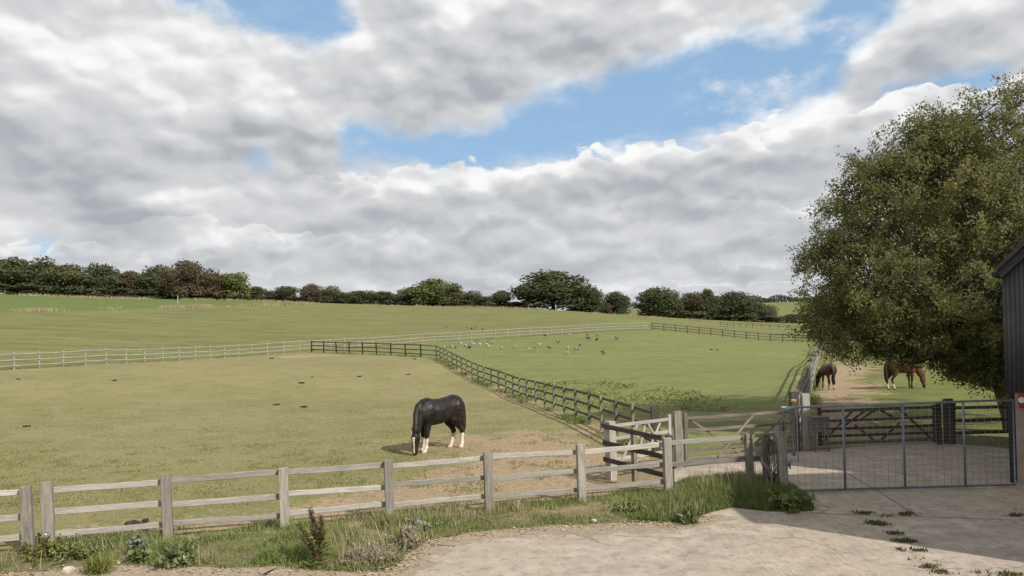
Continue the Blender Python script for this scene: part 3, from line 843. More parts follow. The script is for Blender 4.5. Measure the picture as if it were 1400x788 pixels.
# ------------------------------------------------------------------ horses
def horse_mesh(name, mats, turn=0, legk=1.0, belly=.0, sock_f=.40, sock_h=.42, blaze=True, build=1.0, points=False, front_white=True):
    """one continuous grazing body, +X is forward; materials: coat, white, hoof, points"""
    m_ = MB(); Yv = Vector((0, 1, 0)); Zv = Vector((0, 0, 1)); Xv = Vector((1, 0, 0))
    Tm = Matrix.Rotation(turn, 3, 'Z')
    def tw(p):
        p = Vector(p); k = min(1, max(0, (p.x - .55) / .4)) * 1.0
        if k <= 0: return p
        q = p - Vector((.55, 0, 0)); return Matrix.Rotation(turn * k, 3, 'Z') @ q + Vector((.55, 0, 0))
    S = [(-.80, 1.28, .10, .09), (-.76, 1.27, .20, .17), (-.66, 1.25, .29, .25), (-.48, 1.23, .345, .305), (-.25, 1.20, .325, .285), (0, 1.145, .345, .335), (.22, 1.14, .355, .325), (.42, 1.165, .385, .285), (.58, 1.16, .355, .25), (.72, 1.13, .27, .205), (.80, 1.12, .15, .12)]
    m_.loft([((x, 0, z - belly * min(1, rz * 3) / 2), Zv, rz + belly * min(1, rz * 3) / 2, Yv, ry * build) for x, z, rz, ry in S], 18)
    for sy in (-1, 1):      # haunch, shoulder and stifle muscles
        m_.loft([((-.74, sy * .10, 1.16), Zv, .10, Yv, .08), ((-.66, sy * .15, 1.18), Zv, .24, Yv, .15), ((-.52, sy * .19, 1.17), Zv, .30, Yv, .165), ((-.38, sy * .18, 1.16), Zv, .24, Yv, .14), ((-.28, sy * .14, 1.15), Zv, .10, Yv, .08)], 12)
        m_.loft([((.30, sy * .20, 1.10), Zv, .12, Yv, .06), ((.42, sy * .21, 1.12), Zv, .30, Yv, .10), ((.56, sy * .185, 1.08), Zv, .30, Yv, .105), ((.68, sy * .14, 1.04), Zv, .16, Yv, .09)], 12)
    # neck and head hang down to the grass
    NK = [(.48, 1.27, .27, .15), (.68, 1.17, .265, .135), (.84, 1.03, .225, .115), (.98, .83, .195, .105), (1.06, .66, .165, .098), (1.10, .54, .125, .085)]
    dirs = []
    secs = []
    for i, (x, z, ra, rb) in enumerate(NK):
        x0, z0 = NK[max(i - 1, 0)][:2]; x1, z1 = NK[min(i + 1, len(NK) - 1)][:2]
        t = Vector((x1 - x0, 0, z1 - z0)).normalized(); a = Vector((-t.z, 0, t.x))
        R = Matrix.Rotation(turn * min(1, max(0, (x - .55) / .4)), 3, 'Z')
        secs.append((tw((x, 0, z)), R @ a, ra, R @ Yv, rb))
    m_.loft(secs, 16)
    HD = [(1.09, .61, .085, .075), (1.115, .55, .125, .098), (1.10, .46, .155, .104), (1.115, .37, .13, .092), (1.14, .26, .098, .074), (1.155, .165, .080, .066), (1.16, .09, .080, .068), (1.165, .04, .06, .057), (1.165, .018, .035, .035)]
    R = Tm
    m_.loft([(tw((x, 0, z)), R @ Xv, ra * (1 + (legk - 1) * .25), R @ Yv, rb * (1 + (legk - 1) * .6)) for x, z, ra, rb in HD], 16)
    for sy in (-1, 1):      # ears
        b = tw((1.07, .065 * sy, .61)); tip = tw((1.12, .10 * sy, .77))
        m_.loft([(b, R @ Xv, .045, R @ Yv, .032), ((b + tip) / 2, R @ Xv, .042, R @ Yv, .028), (tip, R @ Xv, .018, R @ Yv, .016)], 8)
    FL = [(.50, 1.08, .17, .10), (.50, .90, .13, .09), (.50, .76, .092, .072), (.50, .60, .066, .058), (.505, .50, .060, .056), (.51, .44, .058, .054), (.505, .37, .044, .042), (.50, .22, .038, .036), (.505, .145, .050, .046), (.535, .08, .044, .042), (.555, .05, .058, .056), (.57, 0, .068, .064)]
    HL = [(-.52, 1.14, .25, .13), (-.49, .96, .22, .125), (-.46, .82, .165, .10), (-.49, .70, .115, .075), (-.58, .60, .085, .062), (-.655, .51, .070, .054), (-.655, .45, .058, .05), (-.635, .36, .046, .042), (-.615, .24, .040, .038), (-.605, .16, .052, .048), (-.57, .08, .046, .044), (-.55, .05, .06, .058), (-.535, 0, .07, .066)]
    def leg(L, dx, dy, sy, k):
        m_.loft([((x + dx * max(0, 1 - z / .95), sy * (.155 + dy * 0) + (0), z), Xv, ra * (legk if z < .9 else 1), Yv, rb * (legk if z < .9 else 1)) for x, z, ra, rb in L], 12)
    leg(FL, .10 * k_step[0], 0, 1, 0); leg(FL, .10 * k_step[1], 0, -1, 0)
    leg(HL, .10 * k_step[2], 0, 1, 0); leg(HL, .10 * k_step[3], 0, -1, 0)
    me0 = m_.mesh('raw', mats)
    ob = bpy.data.objects.new('raw', me0); COL.objects.link(ob)
    md = ob.modifiers.new('r', 'REMESH'); md.mode = 'VOXEL'; md.voxel_size = .016; md.use_smooth_shade = True
    sm = ob.modifiers.new('s', 'SMOOTH'); sm.iterations = 4; sm.factor = .5
    dg = bpy.context.evaluated_depsgraph_get(); dg.update()
    me = bpy.data.meshes.new_from_object(ob.evaluated_get(dg)); me.name = name
    bpy.data.objects.remove(ob); bpy.data.meshes.remove(me0)
    me.materials.clear()
    for m in mats: me.materials.append(m)
    hc = tw((1.13, 0, .3))
    for p in me.polygons:
        p.use_smooth = True
        c = p.center; mi = 0
        headish = c.x > .86 and c.z < .80 and (c - tw((1.12, 0, c.z))).length < .22 and c.x > .8
        if not headish:
            lim = sock_f if c.x > 0 else sock_h
            lim += .03 * math.sin(c.x * 40 + c.y * 50)
            if points and c.z < .72: mi = 3
            if c.z < lim and (front_white or c.x < 0): mi = 1
            if c.z < .05: mi = 2
        else:
            l = Tm.transposed() @ (c - tw((1.12, 0, c.z)))
            if points and c.z < .16: mi = 3
            if blaze and l.x > .035 and abs(l.y) < (.042 if c.z > .41 else .026) and .08 < c.z < .52: mi = 1
        p.material_index = mi
    return me, tw, Tm

def horse(label, loc, heading, coat, hair, white, hoof, pts, scale=1.0, **kw):
    t = thing('horse', label, 'horse', loc, heading)
    t.scale = (scale,) * 3
    me, tw, Tm = horse_mesh('body', [coat, white, hoof, pts], **kw)
    link('body', me, t)
    # mane falls over the near side of the neck
    m_ = MB(); Yv = Vector((0, 1, 0))
    rows = []
    CRST = [(.52, 1.40), (.66, 1.36), (.84, 1.24), (1.02, .99), (1.15, .77), (1.18, .60)]
    for i, (x, z) in enumerate(CRST):
        x0, z0 = CRST[max(i - 1, 0)]; x1, z1 = CRST[min(i + 1, len(CRST) - 1)]
        tt = Vector((x1 - x0, 0, z1 - z0)).normalized(); inn = Vector((tt.z, 0, -tt.x))
        if inn.z > 0: inn = -inn
        ln = .20 if i not in (0, 5) else .06
        rows.append((tw((x, 0, z)) + Vector((0, 0, .0)) , tw((x + inn.x * ln, .0, z + inn.z * ln)) , inn))
    for i, (c, e, inn) in enumerate(rows): pass
    secs = []
    for i, (c, e, inn) in enumerate(rows):
        R = Matrix.Rotation(kw.get('turn', 0) * min(1, max(0, (CRST[i][0] - .55) / .4)), 3, 'Z')
        mid = (c + e) / 2 + R @ Vector((0, .075 if i else -.02, 0)) - (e - c) * (.12 if i else -.4)
        secs.append((mid, (R @ (inn + Vector((0, .45, 0)))).normalized(), .12 if i not in (0, 5) else .03, R @ Vector((0, 1, 0)), .028 if i else .012))
    m_.loft(secs, 10)
    link('mane', m_.mesh('mane', hair), t)
    m_ = MB()
    TL = [(-.77, 1.40, .05, .05), (-.84, 1.30, .07, .07), (-.87, 1.05, .085, .09), (-.86, .80, .095, .10), (-.84, .55, .085, .09), (-.82, .40, .06, .06), (-.80, .28, .02, .02)]
    m_.loft([((x, .01 * math.sin(i * 2), z), (1, 0, 0), ra, (0, 1, 0), rb) for i, (x, z, ra, rb) in enumerate(TL)], 12)
    link('tail', m_.mesh('tail', hair), t)
    em = bpy.data.materials.get('eye') or simple_mat('eye', (.01, .008, .006), None, 9, .15, .6)
    for sy in (-1, 1):
        c = tw((1.13, .088 * sy, .44)); d = Tm @ Vector((.3, sy, 0)).normalized(); m_ = MB()
        m_.loft([(c + d * k, Vector((0, 0, 1)), r, Tm @ Vector((1, 0, 0)), r) for k, r in ((-.01, .02), (.008, .018), (.014, .008))], 8)
        link('eye', m_.mesh('eye', em), t)
    return t

def coat_mat(name, c1, c2, rough=.42):
    m, nt, b = new_mat(name, rough, .45)
    n = noise(nt, coords(nt), 3.2, 3, .5)
    nt.links.new(mixc(nt, n.smooth(.35, .65), c1, c2), b.inputs['Base Color']); b.inputs['Specular IOR Level'].default_value = .24
    h = noise(nt, vec_scale(nt, coords(nt), (30, 90, 30)), 1, 2, .5)
    bump(nt, b, h * .2 + noise(nt, coords(nt), 7, 3, .5), .22, .03)
    return m
blackc = coat_mat('black_coat', (.0075, .0066, .0064), (.022, .0165, .014), .46)
blackh = simple_mat('black_hair', (.010, .009, .009), (.016, .014, .014), 25, .5, .35)
whitec = simple_mat('white_hair', (.68, .62, .54), (.44, .37, .29), 14, .85, .15)
hoofm = simple_mat('pale_hoof', (.42, .33, .25), (.30, .23, .17), 14, .6)
hoofd = simple_mat('dark_hoof', (.06, .05, .045), (.04, .03, .03), 14, .6)
bayc = coat_mat('bay_coat', (.115, .050, .030), (.075, .032, .020), .4)
darkc = coat_mat('dark_brown_coat', (.058, .030, .020), (.038, .020, .014), .4)
blk = simple_mat('black_points', (.014, .011, .010), (.02, .015, .013), 14, .5)
fx0 = Vector((*G0(584.5, 619), 0)); hx0 = Vector((*G0(619, 612), 0))
hc_ = (fx0 + hx0) / 2
k_step = (1.2, -.6, -.9, .8)
horse('black horse with white socks and blaze grazing in the dry paddock', (hc_.x, hc_.y, hz(hc_.x, hc_.y)), math.radians(222), blackc, blackh, whitec, hoofm, blackc, 1.0, turn=math.radians(30), build=1.08, legk=1.28, belly=.05)
k_step = (.7, -.5, -.3, .6)
b_ = gp(1133, 532); horse('small dark brown horse grazing beside the lane fence', b_, math.radians(84), darkc, blk, whitec, hoofd, blk, .80, turn=math.radians(38), sock_h=.30, blaze=False, points=True, front_white=False)
k_step = (.4, -.8, -.8, .6)
b_ = gp(1233, 532); horse('reddish bay horse with white hind socks grazing under the branches', b_, math.radians(8), bayc, blk, whitec, hoofd, blk, .92, turn=math.radians(-12), sock_h=.32, blaze=False, points=True, front_white=False)

# ------------------------------------------------------------------ birds
def bird_mesh(i, peck):
    m_ = MB(); r = random.Random(i)
    m_.mi = 0
    m_.loft([((-.10, 0, .20), (0, 0, 1), .03, (0, 1, 0), .035), ((-.05, 0, .20), (0, 0, 1), .075, (0, 1, 0), .075), ((.04, 0, .205), (0, 0, 1), .09, (0, 1, 0), .085), ((.12, 0, .215), (0, 0, 1), .065, (0, 1, 0), .06), ((.16, 0, .23), (0, 0, 1), .03, (0, 1, 0), .03)], 10)
    m_.mi = 1
    m_.loft([((-.22, 0, .20), (0, 0, 1), .012, (0, 1, 0), .05), ((-.12, 0, .225), (0, 0, 1), .035, (0, 1, 0), .07), ((0, 0, .25), (0, 0, 1), .06, (0, 1, 0), .092), ((.06, 0, .25), (0, 0, 1), .03, (0, 1, 0), .05)], 10)
    hp_ = (.22, 0, .10) if peck else (.17, 0, .37)
    m_.loft([((.12, 0, .24), (1, 0, 0), .05, (0, 1, 0), .045), (((.12 + hp_[0]) / 2 + .01, 0, (.24 + hp_[2]) / 2), (1, 0, 0), .036, (0, 1, 0), .034), (hp_, (1, 0, 0), .045, (0, 1, 0), .038), ((hp_[0] + .05, 0, hp_[2] - .01), (0, 0, 1), .015, (0, 1, 0), .012), ((hp_[0] + .09, 0, hp_[2] - (.04 if peck else .01)), (0, 0, 1), .006, (0, 1, 0), .006)], 8)
    m_.mi = 2
    for sy in (-.03, .03): m_.tube([(.02, sy, .16), (.02, sy, .0), (.07, sy, .0)], .009, 5)
    return m_
bw = simple_mat('white_plumage', (.52, .51, .49), (.38, .37, .36), 20, .8); bk = simple_mat('dark_plumage', (.045, .045, .05), (.03, .03, .033), 20, .7); bg = simple_mat('grey_plumage', (.22, .22, .24), (.15, .15, .17), 20, .7); bl = simple_mat('bird_leg', (.12, .07, .05), None, 9, .7)
wmesh = [bird_mesh(0, True).mesh('bird', [bw, bk, bl]), bird_mesh(1, False).mesh('bird', [bw, bg, bl]), bird_mesh(2, True).mesh('bird', [bw, bg, bl])]
dmesh = [bird_mesh(3, True).mesh('bird', [bk, bk, bl]), bird_mesh(4, False).mesh('bird', [bg, bk, bl])]
birds_w = [(45, 240), (65, 243), (88, 232), (125, 245), (152, 203), (165, 218), (205, 230), (240, 212), (265, 215), (278, 200), (298, 225), (350, 225), (365, 205), (370, 240), (407, 205), (466, 248), (560, 245), (660, 262), (708, 250), (737, 226), (875, 197), (803, 150), (955, 153), (1040, 170), (952, 253), (1005, 255), (1030, 252), (1040, 232), (945, 288), (1222, 287), (1297, 182), (1275, 180), (253, 222), (100, 238), (1015, 252)]
birds_d = [(228, 248), (813, 250), (780, 157), (1095, 160), (1098, 180), (1165, 155), (1165, 188), (1312, 182), (1205, 280), (880, 205)]
birds_far = [(55, 90), (208, 95), (240, 105), (268, 98), (322, 108)]
for lst, ms, lab, grp in ((birds_w, wmesh, 'black and white bird feeding in the flock on the far green paddock', 'pied birds on the green paddock'),
                          (birds_d, dmesh, 'all dark bird among the pied flock on the green paddock', 'dark birds on the green paddock'),
                          (birds_far, dmesh, 'dark bird on the hillside just beyond the pale fence', 'dark birds beyond the pale fence')):
    for i, (a, b) in enumerate(lst):
        p = gp(600 + a / 5.385, 430 + b / 5.385 + 2, 20, 200)
        o = link('bird', ms[i % len(ms)], None, p, (0, 0, random.uniform(0, 2 * PI)))
        o.scale = (random.uniform(1.0, 1.3),) * 3
        tag(o, lab, 'bird', grp)

# ------------------------------------------------------------------ dung heaps
dungm = simple_mat('dung', (.026, .021, .016), (.045, .036, .025), 12, .9)
def dung_mesh(seed):
    r = random.Random(seed); m_ = MB()
    for k in range(9):
        g = bmesh.ops.create_icosphere(m_.bm, subdivisions=2, radius=r.uniform(.05, .085))
        c = Vector((r.gauss(0, .085), r.gauss(0, .07), r.uniform(.03, .10)))
        for q in g['verts']: q.co = Vector((q.co.x * 1.1, q.co.y, q.co.z * .8)) + c + Vector((r.uniform(-.008, .008),) * 3)
    return m_.mesh('dung_pile', dungm)
dms = [dung_mesh(s) for s in range(3)]
for i, (u, v, s) in enumerate([(157, 521, 1.5), (413, 524.5, 1.7), (378, 554, 1.5), (416, 557.5, 1.7), (37, 584, 1.2), (25, 519, 1.2), (427, 516, 1.0), (492, 515.5, 1.4), (558, 512.5, 1.4), (567, 491.5, 1.6), (372, 490.5, 1.8), (972, 478.5, 1.8), (981, 479, 1.6)]):
    p = gp(u, v); o = link('dung_pile', dms[i % 3], None, p, (0, 0, random.uniform(-.4, .4))); o.scale = (s * .5, s * .5, s * .4)
    tag(o, 'low dark dung pile lying out on the grazed grass', 'dung', 'dung piles on the grass')
p = gp(190, 719); o = link('dung_pile', dms[1], None, p); o.scale = (.8, .8, .7)
tag(o, 'dark dung pile just behind the lowest rail of the front fence', 'dung')

# ------------------------------------------------------------------ far trees
def crown_mesh(seed, n=3000, lobes=12, leaf=.030, low=.05, jit=.10, fat=1.0):
    r = np.random.default_rng(seed)
    cs = []
    for k in range(lobes):
        a = 2 * PI * (k * .618 + r.uniform(-.1, .1)); ez = r.uniform(-.75, 1) if k else 1
        q = math.sqrt(max(0, 1 - ez * ez)); m = .62 * r.uniform(1 - 2 * jit, 1 + jit)
        cs.append((.44 * q * m * math.cos(a) * fat, .44 * q * m * math.sin(a) * fat, .42 + (.54 if ez > 0 else .38) * ez * m * r.uniform(1 - jit, 1), r.uniform(.13, .21)))
    cs.append((0, 0, .55, .27)); cs.append((0, 0, .34, .30)); cs += [(.26 * math.cos(k * 1.26 + seed), .26 * math.sin(k * 1.26 + seed), .14, .16) for k in range(5)]
    cs = np.array(cs)
    w = cs[:, 3] ** 2; k = r.choice(len(cs), n, p=w / w.sum())
    d = r.normal(size=(n, 3)); d /= np.linalg.norm(d, axis=1)[:, None]
    rr_ = cs[k, 3] * (r.uniform(.55, 1.06, n)) * (1 + .18 * (vnoise(d[:, 0] * 4 + k, d[:, 1] * 4 + d[:, 2] * 3) - .5))
    c = cs[k, :3] + d * rr_[:, None] * np.array([1, 1, .82])
    c[:, 2] = np.maximum(c[:, 2], low + .01 + .03 * r.random(n))
    nrm = d + r.normal(scale=.7, size=(n, 3)); nrm /= np.linalg.norm(nrm, axis=1)[:, None]
    t = np.cross(nrm, r.normal(size=(n, 3))); t /= np.linalg.norm(t, axis=1)[:, None]
    b = np.cross(nrm, t); s = leaf * r.uniform(.6, 1.3, n)[:, None]
    V, Q = leaf_quads(c, t * s, b * s * .75)
    return np_mesh('crown', V, Q, [bpy.data.materials['far_leaf_dark']], var=np.repeat(r.random(n), 4))
FL = {}
for nm, cols in (('dark', ((.062, .073, .036), (.094, .108, .052), (.135, .148, .074))), ('olive', ((.080, .086, .044), (.120, .126, .062), (.16, .163, .084))),
                 ('bright', ((.095, .115, .042), (.145, .165, .062), (.20, .21, .085))), ('rust', ((.088, .072, .048), (.125, .100, .064), (.165, .132, .084))), ('scrub', ((.080, .084, .05), (.12, .12, .072), (.16, .158, .096)))):
    FL[nm] = leaf_mat('far_leaf_' + nm, cols, .32, .7, 2.2, .15)
crowns = [crown_mesh(s, 8000, 17, .021, .05, .30) for s in range(5)]
oaks = [crown_mesh(40 + s, 11000, 30, .019, .0, .05) for s in range(3)]
shrubs = [crown_mesh(20 + s, 3000, 10, .036, .0, .2) for s in range(3)]
trunkm = simple_mat('dark_bark', (.05, .04, .032), (.03, .025, .02), 6, .9)
def trunk_mesh(seed):
    r = random.Random(seed); m_ = MB()
    m_.tube([(0, 0, -.05), (0, 0, .1), (.01, .01, .3), (.02, 0, .55)], [.03, .022, .018, .008], 7)
    for k in range(5):
        a = r.uniform(0, 2 * PI); l = r.uniform(.18, .3)
        m_.tube([(0, 0, .14 + .05 * k), (l * .5 * math.cos(a), l * .5 * math.sin(a), .27 + .05 * k), (l * math.cos(a), l * math.sin(a), .42 + .06 * k)], [.011, .008, .003], 5)
    return m_.mesh('trunk', trunkm)
trunks = [trunk_mesh(s) for s in range(3)]
GRP = 'trees along the skyline hedge'
TREES = [  # centre px, width px, top px, depth, foliage, kind of crown, label
 (14, 88, 348, 214, 'dark', 0, 'big dark green tree at the left end of the skyline row'),
 (62, 62, 360, 218, 'dark', 1, 'dark tree just right of the big one at the row\'s left end'),
 (98, 76, 359, 216, 'olive', 2, 'broad olive green tree in the left part of the skyline row'),
 (145, 56, 361, 222, 'dark', 3, 'dark round tree left of the first brownish tree'),
 (180, 54, 369, 224, 'rust', 4, 'first brownish tree of the skyline row, low and dull'),
 (214, 56, 360, 226, 'dark', 0, 'tall dark tree between two brownish trees on the skyline'),
 (256, 64, 360, 224, 'rust', 2, 'tallest rusty brown tree of the skyline row'),
 (292, 50, 371, 228, 'rust', 1, 'rusty brown tree beside the yellowish green one'),
 (318, 56, 374, 232, 'bright', 3, 'yellowish green tree at the right end of the left tree row'),
 (350, 34, 391, 246, 'dark', 4, 'small dark tree where the left tree row thins out'),
 (388, 50, 391, 250, 'dark', 2, 'small dark twin domed tree left of the brown pointed one'),
 (427, 34, 386, 250, 'rust', 0, 'lone brown pointed tree in the middle of the hedge line'),
 (456, 42, 391, 254, 'olive', 1, 'grey green tree just right of the brown pointed one'),
 (490, 52, 398, 258, 'olive', 3, 'low olive tree in the middle hedge line'),
 (522, 48, 396, 260, 'dark', 4, 'low dark tree in the middle hedge line'),
 (550, 42, 399, 262, 'scrub', 0, 'low scrubby tree left of the bright green one'),
 (588, 74, 377, 262, 'bright', 2, 'bright green tall tree standing out of the middle hedge'),
 (616, 56, 386, 266, 'olive', 3, 'rounded olive tree leaning on the bright green one'),
 (648, 50, 399, 268, 'dark', 1, 'low dark tree trailing off right of the bright green one'),
 (686, 38, 398, 272, 'dark', 4, 'small dark tree left of the huge rounded oak'),
 (757, 118, 370, 264, 'dark', 10, 'huge rounded dark oak forming the great dome on the skyline'),
 (808, 44, 394, 268, 'dark', 11, 'smaller dark tree under the right side of the great dome'),
 (828, 22, 414, 270, 'rust', 2, 'tiny reddish tree between the great dome and the next tree'),
 (844, 42, 402, 274, 'dark', 12, 'small rounded dark tree standing alone right of the great dome'),
 (902, 70, 391, 282, 'dark', 12, 'dark rounded oak at the left of the right hand clump'),
 (944, 40, 396, 290, 'rust', 3, 'reddish brown tree inside the right hand clump'),
 (968, 40, 395, 288, 'dark', 10, 'upright dark tree right of the reddish brown one'),
 (1004, 70, 401, 290, 'dark', 11, 'broad dark tree in the middle of the right hand clump'),
 (1038, 52, 411, 296, 'dark', 4, 'last sloping dark tree of the right hand clump'),
]
_tr = random.Random(8)
def far_tree(u, w, top, Y, fol, kind, label, name='tree', cat='tree', group=GRP, base=None, trunk=True):
    x, _ = ray(u, 440); x *= Y; z = hz(x, Y)
    ztop = P(u, top - (_tr.uniform(3, 10) if u < 330 and trunk else _tr.uniform(0, 5)), Y).z
    h = max(ztop - z, 1.5); wd = w / F * Y
    t = thing(name, label, cat, (x, Y, z - .1), random.uniform(0, 6.28), group)
    me = (oaks[kind - 10] if kind >= 10 else shrubs[kind - 20] if kind <= -1 else crowns[kind])
    sw = wd / .84; sh = h / .90
    o = link('crown', me, t); o.scale = (sw, sw, sh)
    o.material_slots[0].link = 'OBJECT'; o.material_slots[0].material = FL[fol]
    if trunk:
        q = link('trunk', trunks[kind % 3], t); q.scale = (sw * .8, sw * .8, sh)
    return t
for a in TREES: far_tree(*a)
# hedge shrubs below the trees
SHR = [(40, 60, 390, 212), (85, 60, 392, 215), (130, 60, 394, 219), (165, 50, 396, 222), (200, 60, 397, 223), (240, 60, 399, 225), (285, 60, 401, 229), (335, 50, 406, 240), (370, 40, 405, 247), (408, 40, 406, 250), (440, 40, 407, 253), (472, 40, 408, 257), (505, 40, 409, 260), (535, 40, 410, 262), (565, 40, 409, 264), (602, 50, 412, 266), (632, 50, 411, 268), (662, 36, 414, 271), (705, 40, 415, 268), (795, 50, 417, 268), (925, 60, 425, 284), (955, 50, 427, 286), (985, 60, 429, 288), (1015, 60, 429, 290), (1045, 50, 431, 292), (1082, 44, 429, 300), (1105, 50, 427, 300)]
for i, (u, w, top, Y) in enumerate(SHR):
    t = far_tree(u, w, top, Y, ('scrub', 'dark', 'olive')[i % 3], 0, 'low hedge shrub growing below the skyline trees', 'shrub', 'shrub', 'hedge shrubs below the skyline trees', trunk=False)
    t.children[0].data = shrubs[i % 3]
far_tree(1128, 64, 392, 130, 'dark', 1, 'dark bushy tree half hidden behind the big tree by the barn', group=None)
far_tree(1165, 70, 400, 120, 'dark', 3, 'dark tree behind the lower branches of the big tree by the barn', group=None)

# far shed with the pale roof
sx_, sy_ = P(1060, 445, 300).xy
sz_ = hz(sx_, sy_)
zr = P(1060, 437, 300).z
shed = thing('shed', 'tiny far shed with pale roof below the right hand clump of trees', 'shed', (sx_, sy_, sz_))
hh = zr - sz_ - 1.0
m_ = MB().box((0, 0, hh / 2), (6.5, 5, hh)); link('wall', m_.mesh('wall', simple_mat('shed_wall', (.10, .09, .08), None, 2)), shed)
m_ = MB()
for sg in (1, -1): m_.box((0, sg * 1.5, hh + .52), (7.2, 3.4, .1), Matrix.Rotation(-sg * .33, 3, 'X'))
link('roof', m_.mesh('roof', simple_mat('pale_roof', (.62, .63, .64), (.5, .5, .5), 2, .6)), shed)

# thin pole on the hillside
pb = gp(243.5, 421, 60)
pole = thing('pole', 'thin pale pole standing on the boundary of the top field', 'pole', pb)
m_ = MB().tube([(0, 0, -.2), (0, 0, 3.0)], .06, 8); link('shaft', m_.mesh('shaft', simple_mat('pale_metal', (.5, .5, .48), None, 5, .6)), pole)
m_ = MB().tube([(0, 0, 3.0), (0, 0, 3.12)], .10, 8); link('cap', m_.mesh('cap', M['galv']), pole)

# woods along the distant hill
n = 9000
fx_ = RNG.uniform(150, 620, n); fy_ = 905 + RNG.normal(0, 5, n) + 18 * np.sin(fx_ * .02)
hgt = 4 + 7 * vnoise(fx_ * .06, fx_ * 0) ** 1.5
c = np.stack([fx_, fy_, height(fx_, fy_) + RNG.random(n) * hgt], 1)
d = RNG.normal(size=(n, 3)); d /= np.linalg.norm(d, axis=1)[:, None]; e = np.cross(d, RNG.normal(size=(n, 3))); e /= np.linalg.norm(e, axis=1)[:, None]
V, Q = leaf_quads(c, d * 1.1, e * .9)
wood = link('distant_wood', np_mesh('distant_wood', V, Q, leaf_mat('distant_leaf', ((.05, .06, .04), (.07, .08, .05), (.09, .1, .06)), .1, .8, .02, .1), var=np.repeat(RNG.random(n), 4))); wood['kind'] = 'stuff'

